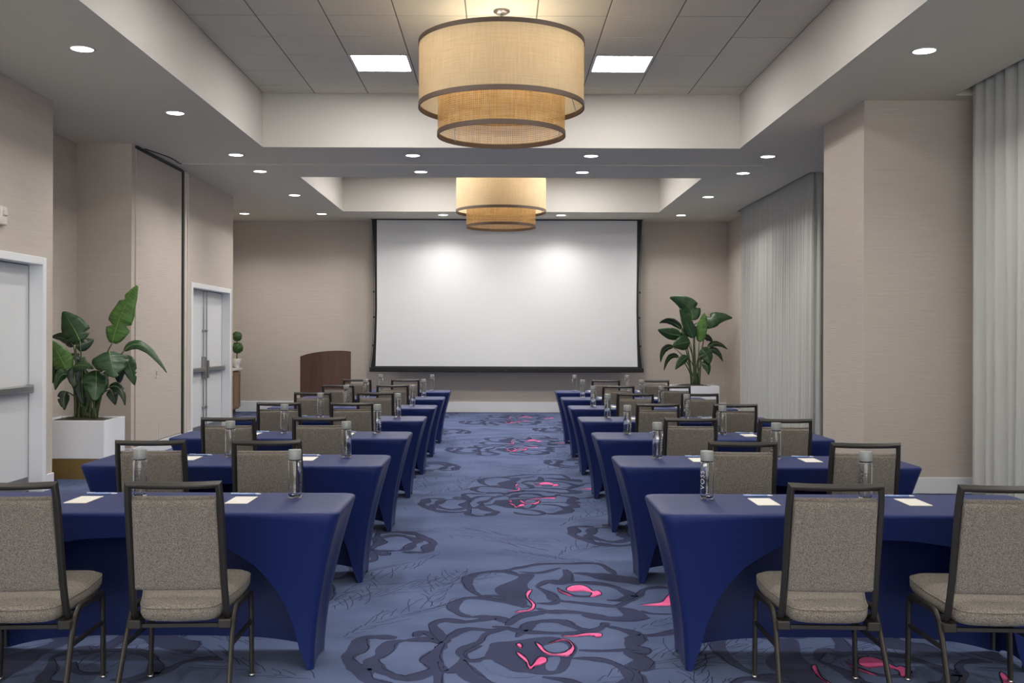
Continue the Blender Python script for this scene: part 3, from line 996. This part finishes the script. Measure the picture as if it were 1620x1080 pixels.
q = MB(); q.box(-6.09, -6.07, 17.64, 20.24, .915, 1.06, .004); q.box(-6.07, -5.36, 20.66, 20.682, .915, 1.06, .004); struct('trim_2', q, M['marble'])
tp = thing('topiary', 'small two ball topiary in a white bowl on the sideboard', 'plant', (-5.235, 20.08, .91))
q = MB(); q.lathe([(0, 0), (.055, 0), (.06, .02), (.045, .04), (.072, .10), (.088, .18), (.084, .185), (.07, .17), (0, .165)], 24); q.build('pot', M['marble'], tp)
q = MB(); q.tube([(0, 0, .16), (.004, 0, .72)], circ(.01, 8)); q.build('stem', M['brown'], tp)
for (zc, rr, cx) in ((.40, .115, .008), (.625, .098, 0)):
    q = MB(); rl = random.Random(int(zc * 100))
    bmesh.ops.create_icosphere(q.bm, subdivisions=3, radius=rr * .9, matrix=Matrix.Translation((cx, 0, zc)))
    for _ in range(520):
        d = Vector((rl.gauss(0, 1), rl.gauss(0, 1), rl.gauss(0, 1))).normalized()
        p = Vector((cx, 0, zc)) + d * rr * rl.uniform(.86, 1.04)
        a = d.cross(Vector((rl.gauss(0, 1), rl.gauss(0, 1), rl.gauss(0, 1)))).normalized()
        b = (d.cross(a) + d * rl.uniform(-.6, .9)).normalized()
        l, wv = .017, .009
        q.face([q.v(p - b * l), q.v(p + a * wv), q.v(p + b * l), q.v(p - a * wv)])
    q.build('leaf_ball', M['box'], tp)

# ------------------------------------------------------------------ potted bird of paradise plants
def leaf_obj(root, base, ctl, tip, width, tilt, m, splits=0, fold=.25, seed=0, asym=0.0):
    """One broad leaf; base, control point and tip are world points, tilt turns the blade about its midrib."""
    rr = random.Random(seed)
    n = 18
    mid = bez(base, ctl, tip, n)
    L = sum((b - a).length for a, b in zip(mid, mid[1:]))
    rows, uvs = [], []
    notch = sorted(rr.sample(range(4, n - 1), min(splits, n - 6))) if splits else []
    nside = {k: rr.choice((-1, 1)) for k in notch}
    for i, p in enumerate(mid):
        t = i / n
        tg = (mid[min(i + 1, n)] - mid[max(i - 1, 0)]).normalized()
        view = Vector((p.x, p.y, p.z - HC)).normalized()
        side = tg.cross(view).normalized()
        nor = side.cross(tg).normalized()
        cr = (side * math.cos(tilt) + nor * math.sin(tilt)).normalized()
        up = cr.cross(tg).normalized()
        wd = width * 0.58 * (math.sin(PI * min(1, (t * .96 + .02)) ** .72) ** .75) * (1 - .15 * t)
        row, ur = [], []
        for k in (-1, -.66, -.33, 0, .33, .66, 1):
            ww = wd * (1 + asym * (1 if k > 0 else -1))
            if abs(k) > .5 and i in nside and nside[i] * k > 0:
                ww *= .55
            wav = .06 * wd * math.sin(i * 1.3 + seed) * abs(k)
            q = p + cr * (k * ww) + up * (abs(k) ** 1.4 * wd * fold + wav)
            row.append(q - root); ur.append((t * L * 2.2, (k + 1) / 2))
        rows.append(row); uvs.append(ur)
    q = MB(); q.grid(rows, uvs=uvs)
    return q, [p - root for p in mid], width

def plant(label, Zc, soil_px, planter, leaves, stems, spx):
    """planter = (x0, x1, y0, y1, height, plinth)"""
    x0, x1, y0, y1, h, pz = planter
    o = thing('potted_plant', label, 'potted plant', ((x0 + x1) / 2, (y0 + y1) / 2, 0), 0, 'white box planters with broad leaved plants')
    root = Vector(o.location)
    hx, hy = (x1 - x0) / 2, (y1 - y0) / 2
    q = MB()
    t = .02
    q.box(-hx, hx, -hy, -hy + t, pz, h, .003); q.box(-hx, hx, hy - t, hy, pz, h, .003)
    q.box(-hx, -hx + t, -hy + t, hy - t, pz, h, .003); q.box(hx - t, hx, -hy + t, hy - t, pz, h, .003)
    q.box(-hx + t, hx - t, -hy + t, hy - t, pz, pz + .02)
    pb = q.build('planter_box', M['planter'], o)
    q = MB(); q.box(-hx + .01, hx - .01, -hy + .01, hy - .01, 0.0, pz); q.build('plinth', M['gold'], pb)
    q = MB(); rl = random.Random(1)
    nx = 22
    q.grid([[(-hx + t + (2 * hx - 2 * t) * i / nx, -hy + t + (2 * hy - 2 * t) * j / nx, h - .035 + (.06 * math.sin(PI * i / nx) * math.sin(PI * j / nx)) + rl.uniform(-.008, .008)) for i in range(nx + 1)] for j in range(nx + 1)])
    q.build('soil', M['soil'], o)
    for i, lf in enumerate(leaves):
        (bx, by), (cx, cy), (tx, ty), wpx, tilt, m, dz, spl = lf
        f = Zc / F / spx            # metres per zoom pixel
        base = at(*soil_px(bx, by), Zc + dz * .3); ctl = at(*soil_px(cx, cy), Zc + dz * .7); tip = at(*soil_px(tx, ty), Zc + dz)
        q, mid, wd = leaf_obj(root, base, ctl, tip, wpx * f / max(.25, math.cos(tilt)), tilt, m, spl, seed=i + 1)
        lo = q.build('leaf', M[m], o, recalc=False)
        md = lo.modifiers.new('thickness', 'SOLIDIFY'); md.thickness = .0015
        q = MB(); q.tube(mid, circ(.006, 6), scale=[1 - .85 * k / (len(mid) - 1) for k in range(len(mid))], sm=True); q.build('midrib', M['rib'], lo)
        # its stalk down to the soil
        sx, sy = stems[i % len(stems)]
        s = at(*soil_px(sx, sy), Zc + (i % 3 - 1) * .05); s.z = h - .03
        c2 = at(*soil_px((sx * .75 + bx * .25), (sy * .3 + by * .7)), Zc)
        pts = [p - root for p in bez(s, c2, base, 10)]
        q = MB(); q.tube(pts, circ(.014, 8), scale=[1.15 - .7 * k / 10 for k in range(11)], sm=True); q.build('stem', M['stem'], o)
    return o
zl = lambda u, v: (80 + u / 4.5, 440 + v / 4.5)
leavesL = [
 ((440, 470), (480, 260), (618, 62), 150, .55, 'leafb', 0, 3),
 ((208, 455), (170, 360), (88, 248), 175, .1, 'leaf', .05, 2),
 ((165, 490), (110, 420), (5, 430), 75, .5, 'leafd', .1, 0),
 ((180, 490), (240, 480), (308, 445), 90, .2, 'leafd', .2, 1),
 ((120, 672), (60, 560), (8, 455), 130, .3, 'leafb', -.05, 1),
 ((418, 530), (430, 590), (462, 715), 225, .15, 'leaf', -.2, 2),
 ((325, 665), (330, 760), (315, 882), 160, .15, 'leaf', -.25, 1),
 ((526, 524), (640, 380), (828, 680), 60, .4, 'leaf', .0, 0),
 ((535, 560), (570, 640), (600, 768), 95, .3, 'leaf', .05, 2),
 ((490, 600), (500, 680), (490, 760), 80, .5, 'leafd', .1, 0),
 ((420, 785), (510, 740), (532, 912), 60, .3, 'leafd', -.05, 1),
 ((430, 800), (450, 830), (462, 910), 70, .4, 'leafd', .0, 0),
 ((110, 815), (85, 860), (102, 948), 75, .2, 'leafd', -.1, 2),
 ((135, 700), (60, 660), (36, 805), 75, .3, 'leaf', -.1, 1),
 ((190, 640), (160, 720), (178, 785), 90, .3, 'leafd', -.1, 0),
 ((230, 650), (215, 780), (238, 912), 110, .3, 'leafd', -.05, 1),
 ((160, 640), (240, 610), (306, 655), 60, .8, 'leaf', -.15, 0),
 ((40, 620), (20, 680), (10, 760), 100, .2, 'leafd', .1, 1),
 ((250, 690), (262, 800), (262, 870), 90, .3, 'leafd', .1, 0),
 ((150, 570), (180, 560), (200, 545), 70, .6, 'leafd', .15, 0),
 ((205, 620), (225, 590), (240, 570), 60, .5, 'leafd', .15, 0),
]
stemsL = [(300, 1000), (235, 1000), (200, 1000), (180, 995), (290, 1000), (310, 990), (280, 1000), (325, 985)]
plant('white box planter with tall bird of paradise in the left alcove', 11.12, zl, (-4.98, -4.25, 10.85, 11.45, .63, .22), leavesL, stemsL, 4.5)
zr = lambda u, v: (1000 + u / 4.5, 430 + v / 4.5)
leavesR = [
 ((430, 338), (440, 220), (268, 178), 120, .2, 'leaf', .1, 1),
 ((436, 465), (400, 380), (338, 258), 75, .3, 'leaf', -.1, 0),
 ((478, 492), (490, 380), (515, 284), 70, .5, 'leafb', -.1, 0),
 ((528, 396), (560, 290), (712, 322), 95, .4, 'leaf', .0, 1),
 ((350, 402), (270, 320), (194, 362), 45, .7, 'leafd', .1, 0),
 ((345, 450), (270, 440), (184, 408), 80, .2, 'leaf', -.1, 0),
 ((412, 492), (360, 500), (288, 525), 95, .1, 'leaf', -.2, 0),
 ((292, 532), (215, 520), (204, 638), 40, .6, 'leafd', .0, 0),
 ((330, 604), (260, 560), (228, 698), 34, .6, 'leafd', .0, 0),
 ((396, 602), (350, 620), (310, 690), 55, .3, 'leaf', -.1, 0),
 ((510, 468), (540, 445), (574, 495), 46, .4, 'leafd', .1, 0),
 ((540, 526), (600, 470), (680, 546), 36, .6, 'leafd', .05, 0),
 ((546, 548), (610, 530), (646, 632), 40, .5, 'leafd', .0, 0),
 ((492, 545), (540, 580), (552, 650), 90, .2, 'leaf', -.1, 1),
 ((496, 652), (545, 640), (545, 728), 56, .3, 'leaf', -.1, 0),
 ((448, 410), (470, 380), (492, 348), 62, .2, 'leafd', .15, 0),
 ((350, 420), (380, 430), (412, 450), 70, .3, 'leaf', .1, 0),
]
stemsR = [(455, 790), (440, 790), (470, 790), (480, 790), (430, 790), (425, 790), (445, 790)]
plant('white box planter with bird of paradise in the far right corner', 19.55, zr, (3.25, 4.17, 19.25, 19.95, .62, .2), leavesR, stemsR, 4.5)

# ------------------------------------------------------------------ tables in stretch covers
TL = 1.86; TD = .60; TH = .75
def hem_near(u):
    u = abs(u)
    P = [(0, .63), (.25, .62), (.46, .595), (.66, .49), (.78, .385), (.88, .26), (.94, .13), (.978, .006), (1, 0)]
    for a, b in zip(P, P[1:]):
        if u <= b[0]:
            k = (u - a[0]) / (b[0] - a[0])
            return a[1] + (b[1] - a[1]) * k
    return 0
def perim(hx, hy, r, nx, ny, nc=4):
    """Rounded rectangle: list of ((x, y), side, u) anticlockwise from the near left corner."""
    out = []
    def side(name, f, n):
        for i in range(n + 1):
            u = -1 + 2 * i / n
            out.append((f(u), name, u))
    def arc(cx, cy, a0, name):
        for i in range(1, nc):
            a = a0 + PI / 2 * i / nc
            out.append(((cx + r * math.cos(a), cy + r * math.sin(a)), name, 1.0))
    side('near', lambda u: (u * (hx - r), -hy), nx); arc(hx - r, -hy + r, -PI / 2, 'c')
    side('end', lambda u: (hx, u * (hy - r)), ny); arc(hx - r, hy - r, 0, 'c')
    side('far', lambda u: (-u * (hx - r), hy), nx); arc(-hx + r, hy - r, PI / 2, 'c')
    side('end', lambda u: (-hx, -u * (hy - r)), ny); arc(-hx + r, -hy + r, PI, 'c')
    return out
def make_table():
    o = thing('training_table', '', 'table')
    q = MB()
    hx, hy = TL / 2, TD / 2
    top = perim(hx, hy, .055, 40, 10)
    bot = perim(.795, .165, .028, 40, 10)
    er = .014
    n = len(top)
    rows = []
    # flat top, rounded edge
    for (ins, z) in ((.06, TH), (er, TH), (er * .6, TH - er * .12), (er * .2, TH - er * .45), (0, TH - er)):
        row = []
        for (p, s, u) in top:
            k = (hx - ins) / hx, (hy - ins) / hy
            row.append((p[0] * k[0], p[1] * k[1], z))
        rows.append(row)
    K = 16
    for j in range(1, K + 1):
        row = []
        for i in range(n):
            (p, s, u), (b, _, _) = top[i], bot[i]
            if s == 'near': h = hem_near(u)
            elif s == 'far': h = .062 * (1 - abs(u) ** 4)
            elif s == 'end': h = .028 * (1 - u ** 4)
            else: h = 0
            h += .002
            z = (TH - er) + (h - (TH - er)) * (j / K)
            t = (TH - er - z) / (TH - er)
            k = 1 - (1 - t) ** 1.65
            x = p[0] + (b[0] - p[0]) * k; y = p[1] + (b[1] - p[1]) * k
            bw = math.sin(PI * min(1, t * 1.05)) * (1 - u * u) if s != 'c' else 0
            if s in ('near', 'far'):
                y += (-.03 * bw) * (-1 if s == 'near' else 1)
            elif s == 'end':
                x += -.035 * bw * (1 if p[0] > 0 else -1)
            row.append((x, y, z))
        rows.append(row)
    vs = q.grid(rows, wrap=True)
    # close the top with a grid-like fan: strips between the near and far edges
    q.face([v for v in vs[0]], 0, True)
    q.build('stretch_cover', M['cover'], o, angle=50)
    q = MB(); q.box(-hx + .05, hx - .05, -hy + .05, hy - .05, TH - .045, TH - .006, .004); q.build('table_board', M['board'], o)
    for sx in (-1, 1):
        for sy in (-1, 1):
            q = MB(); q.tube([(sx * .775, sy * .148, .012), (sx * .80, sy * .17, TH - .05)], circ(.014, 8)); q.build('leg', M['tlegs'], o)
    return o

# ------------------------------------------------------------------ banquet chairs (local +Y faces the table)
def make_chair():
    o = thing('banquet_chair', '', 'chair')
    # back frame: an upright U with forward-curling feet
    for_path = []
    yb = lambda z: -.140 - (z - .38) * .195
    pts = [(-.188, -.06, .366), (-.190, -.125, .368), (-.189, yb(.42), .43)]
    for z in (.55, .7, .85):
        pts.append((-.186, yb(z), z))
    pts.append((-.181, yb(.945), .938))
    topc = [(-.10, yb(.945) - .010, .936), (0, yb(.945) - .013, .935), (.10, yb(.945) - .010, .936)]
    pts2 = [(-x, y, z) for (x, y, z) in pts[::-1]]
    path = smooth_path(pts, .035, 3)[:-1] + [Vector(pts[-1])] + [Vector(p) for p in topc] + [Vector(pts2[0])] + smooth_path(pts2, .035, 3)[1:]
    q = MB(); q.tube(path, rrect(.024, .026, .18), up=(0, 1, 0)); q.build('back_frame', M['cframe'], o, angle=35)
    # backrest pad
    def pad(z0, z1, wb, wt, th):
        q = MB()
        nz, nx = 12, 14
        def pt(u, v, s):
            z = z0 + (z1 - z0) * v
            wv = (wb + (wt - wb) * v) / 2
            ex = max(0, abs(u) - .9) / .1; ez = max(0, abs(2 * v - 1) - .93) / .07
            e = 1 - min(1, math.hypot(ex, ez)) ** 2
            d = th / 2 * (.35 + .65 * math.sqrt(max(0, e)))
            bowy = -.010 * (1 - u * u)
            return (u * wv, yb(z) + bowy + s * d + .004, z)
        us = [-1, -.985, -.95, -.9] + [-.9 + 1.8 * i / nx for i in range(1, nx)] + [.9, .95, .985, 1]
        vs_ = [0, .01, .03, .06] + [.06 + .88 * i / nz for i in range(1, nz)] + [.94, .97, .99, 1]
        f = [[pt(u, v, 1) for u in us] for v in vs_]; b = [[pt(u, v, -1) for u in us] for v in vs_]
        gf = q.grid(f); gb = q.grid(b)
        def seam(a, c):
            for i in range(len(a) - 1):
                q.face([a[i], a[i + 1], c[i + 1], c[i]], 0, True)
        seam(gf[0], gb[0]); seam(gf[-1], gb[-1]); seam([r[0] for r in gf], [r[0] for r in gb]); seam([r[-1] for r in gf], [r[-1] for r in gb])
        return q
    bp = pad(.492, .876, .353, .339, .046).build('backrest', M['fabric'], o)
    q = MB(); q.tube([(x, yb(.884) + .012 - .010 * (1 - (x / .18) ** 2), .880) for x in (-.169, -.09, 0, .09, .169)], circ(.010, 8), sm=True); q.build('piping', M['fabric'], bp)
    # seat: rounded, wider in front, crowned
    N = 48
    def outline(k):
        a = 2 * PI * k / N
        c, s = math.cos(a), math.sin(a)
        e = .28
        x = math.copysign(abs(c) ** e, c); y = math.copysign(abs(s) ** e, s)
        wx = .205 + .02 * y - (.02 if y < -.2 else 0)
        yy = .055 + y * .222
        if y < -.5:
            yy -= .020 * (1 - (x * .95) ** 2)
        return x * wx, yy
    def zt(y): return .437 + (y + .16) * .10
    q = MB()
    rows = []
    for (ins, dz) in ((.10, -.082), (.03, -.082), (.008, -.072), (-.002, -.052), (-.003, -.026), (.004, -.010), (.018, 0), (.06, .010), (.13, .016)):
        row = []
        for k in range(N):
            x, y = outline(k)
            f = 1 - ins / .21
            x2, y2 = x * f, .055 + (y - .055) * f
            row.append((x2, y2, zt(y2) + dz))
        rows.append(row)
    g = q.grid(rows, wrap=True)
    q.face(g[0][::-1], 0, True); q.face(g[-1], 0, True)
    st = q.build('seat', M['fabric'], o)
    q = MB()
    q.tube([Vector((outline(k)[0] * 1.004, .055 + (outline(k)[1] - .055) * 1.004, zt(outline(k)[1]) - .016)) for k in range(N)], circ(.0035, 6), closed=True, sm=True)
    q.build('seam', M['fabric'], st)
    q = MB(); q.box(-.17, .17, -.10, .24, -.006, .006, .003, T=Matrix.Translation((0, 0, .365)) @ Matrix.Rotation(R(5.2), 4, 'X')); q.build('seat_pan', M['cframe'], o)
    for s in (-1, 1):
        pf = rrect(.018, .030, .3)
        rail = smooth_path([(s * .221, .236, .31), (s * .219, .232, .385), (s * .213, -.085, .395), (s * .216, -.150, .29)], .06, 5)
        q = MB(); q.tube(rail, pf, up=(0, 1, 0)); q.build('side_rail', M['cframe'], o, angle=35)
        q = MB(); q.tube([(s * .221, .236, .312), (s * .226, .228, .012)], pf, up=(0, 1, 0)); lg = q.build('leg', M['cframe'], o)
        q = MB(); q.lathe([(0, 0), (.014, 0), (.015, .008), (.011, .018), (0, .018)], 12, (s * .226, .228, 0)); q.build('foot_glide', M['glide'], lg)
        q = MB(); q.tube([(s * .216, -.150, .292), (s * .228, -.290, .012)], pf, up=(0, 1, 0)); lg = q.build('leg', M['cframe'], o)
        q = MB(); q.lathe([(0, 0), (.014, 0), (.015, .008), (.011, .018), (0, .018)], 12, (s * .228, -.290, 0)); q.build('foot_glide', M['glide'], lg)
        q = MB(); q.tube([(s * .219, -.160, .265), (s * .222, .232, .25)], rect(.012, .018), up=(0, 0, 1)); q.build('side_stretcher', M['cframe'], o)
        q = MB(); q.box(s * .185 - .027, s * .185 + .027, -.155, -.085, .325, .362, .004); q.build('frame_bracket', M['cframe'], o)
    q = MB(); q.tube([(-.215, -.13, .335), (.215, -.13, .335)], rect(.016, .016), up=(0, 0, 1)); q.build('rear_stretcher', M['cframe'], o)
    q = MB(); q.tube([(-.215, .20, .362), (.215, .20, .362)], rect(.016, .016), up=(0, 0, 1)); q.build('front_stretcher', M['cframe'], o)
    return o

# ------------------------------------------------------------------ bottle, notepad, pen
def text_mesh(word, size):
    c = bpy.data.curves.new('t', 'FONT'); c.body = word; c.size = size; c.resolution_u = 3; c.align_x = 'CENTER'; c.space_character = 1.15
    ob = bpy.data.objects.new('t', c); COL.objects.link(ob)
    dg = bpy.context.evaluated_depsgraph_get()
    me = bpy.data.meshes.new_from_object(ob.evaluated_get(dg))
    bpy.data.objects.remove(ob)
    return me
def make_bottle():
    o = thing('water_bottle', '', 'bottle')
    q = MB(); q.lathe([(0, .006), (.016, .004), (.028, 0), (.031, .001), (.0325, .006), (.0325, .182), (.031, .187), (.029, .189), (0, .189)], 32)
    q.lathe([(0, .016), (.022, .014), (.0275, .018), (.0290, .026), (.0290, .176), (.0270, .182), (0, .183)], 32)
    bmesh.ops.recalc_face_normals(q.bm, faces=q.bm.faces)
    bmesh.ops.reverse_faces(q.bm, faces=[f for f in q.bm.faces if all(math.hypot(v.co.x, v.co.y) < .0292 and .013 < v.co.z < .184 for v in f.verts)])
    q.build('glass_body', M['glass'], o, angle=40, recalc=False)
    q = MB(); q.lathe([(0, .188), (.031, .188), (.0318, .190), (.0318, .233), (.0300, .2355), (0, .2355)], 32); q.build('cap', M['cap'], o, angle=40)
    me = text_mesh('VOSS', .036)
    bm = bmesh.new(); bm.from_mesh(me)
    bmesh.ops.subdivide_edges(bm, edges=[e for e in bm.edges if e.calc_length() > .008], cuts=2)
    r = .0331
    ys = [v.co.y for v in bm.verts]; ymid = (min(ys) + max(ys)) / 2
    for v in bm.verts:
        # text runs up the bottle, its top to the viewer's left
        a = -PI / 2 + ((v.co.y - ymid) * -1.0) / r
        v.co = Vector((r * math.cos(a), r * math.sin(a), .095 + v.co.x))
    me2 = bpy.data.meshes.new('lettering'); bm.to_mesh(me2); bm.free(); me2.materials.append(M['print'])
    t = bpy.data.objects.new('lettering', me2); COL.objects.link(t); t.parent = o
    return o
def make_pad():
    q = MB()
    q.box(-.054, .054, -.10, .10, 0, .004, .0008)
    return q.build('notepad', M['paper'])
def make_pen():
    o = thing('pen', '', 'pen')
    q = MB(); q.tube([(-.073, 0, .0048), (.045, 0, .0048)], circ(.0048, 10), sm=True); q.build('barrel', M['pen'], o)
    q = MB(); q.tube([(.045, 0, .0048), (.064, 0, .0048), (.074, 0, .0048)], circ(.0048, 10), scale=[1, .8, .2], sm=True); q.build('tip', M['penw'], o)
    q = MB(); q.box(-.076, -.035, -.0015, .0015, .0096, .0112); q.box(-.076, -.072, -.0015, .0015, .0048, .0112); q.build('clip', M['penw'], o)
    return o

P_table, P_chair, P_bottle, P_pad, P_pen = make_table(), make_chair(), make_bottle(), make_pad(), make_pen()
first = {}
def place(proto, loc, rz, label, cat, group):
    if proto.name in first:
        o = copy_tree(proto)
    else:
        first[proto.name] = 1; o = proto
    o.location = loc; o.rotation_euler = (0, 0, rz)
    tag(o, label, cat, group)
    return o
ROWN = ['first (nearest) row', 'second row', 'third row', 'fourth row', 'fifth row', 'sixth row', 'seventh (farthest) row']
SP = 1.656
ry = random.Random(21)
bottle_turn = {}
todo = []
for side in (-1, 1):
    sn = 'left' if side < 0 else 'right'
    for i in range(7):
        d = 0 if side < 0 else i * .0125
        xc = (-1.655 if side < 0 else 1.655 + d)
        yc = 5.127 - TD / 2 + SP * i
        todo.append((P_table, (xc, yc, 0), 0, 'blue stretch-covered table, %s left of the aisle' % ROWN[i] if side < 0 else 'blue stretch-covered table, %s right of the aisle' % ROWN[i], 'table', 'blue covered tables in two columns'))
        for k, (seat, xl, xr) in enumerate((('aisle', -1.338, 1.373), ('outer', -1.995, 2.052))):
            x = xl if side < 0 else xr + d * 1.35
            rz = (R(3.5) if side < 0 else R(-3.0)) + ry.uniform(-.015, .015)
            todo.append((P_chair, (x, 4.35 + SP * i + ry.uniform(-.03, .0) * (i > 0) - (.035 if k else 0) - (.02 if side > 0 and i > 2 else 0), 0), rz, 'grey banquet chair, %s seat of %s, %s side' % (seat, ROWN[i], sn), 'chair', 'grey banquet chairs at the tables'))
            bx = (-1.006, -1.765)[k] if side < 0 else (1.013, 1.79)[k] + d
            by = 4.955 + SP * i
            turn = ry.choice((-1, 1)) * ry.uniform(1.0, 2.9)
            if (side, i, k) == (1, 0, 0): turn = -.95
            if (side, i, k) in ((1, 3, 1), (1, 4, 0), (-1, 4, 1), (1, 6, 1)): turn = -.2
            todo.append((P_bottle, (bx, by, TH + .0005), turn, 'clear water bottle with grey cap, %s spot, %s, %s side' % (seat, ROWN[i], sn), 'bottle', 'water bottles on the tables'))
            px = (-1.243, -2.0)[k] if side < 0 else (1.267, 1.984)[k] + d
            todo.append((P_pad, (px, 4.86 + SP * i, TH + .0005), ry.uniform(-.02, .02), 'white notepad, %s seat of %s, %s side' % (seat, ROWN[i], sn), 'notepad', 'white notepads on the tables'))
            px = (-1.263, -1.98)[k] if side < 0 else (1.285, 1.99)[k] + d
            todo.append((P_pen, (px, 5.035 + SP * i, TH + .0005), ry.uniform(-.04, .04), 'pale blue pen, %s seat of %s, %s side' % (seat, ROWN[i], sn), 'pen', 'pens laid above the notepads'))
for a in todo:
    place(*a)
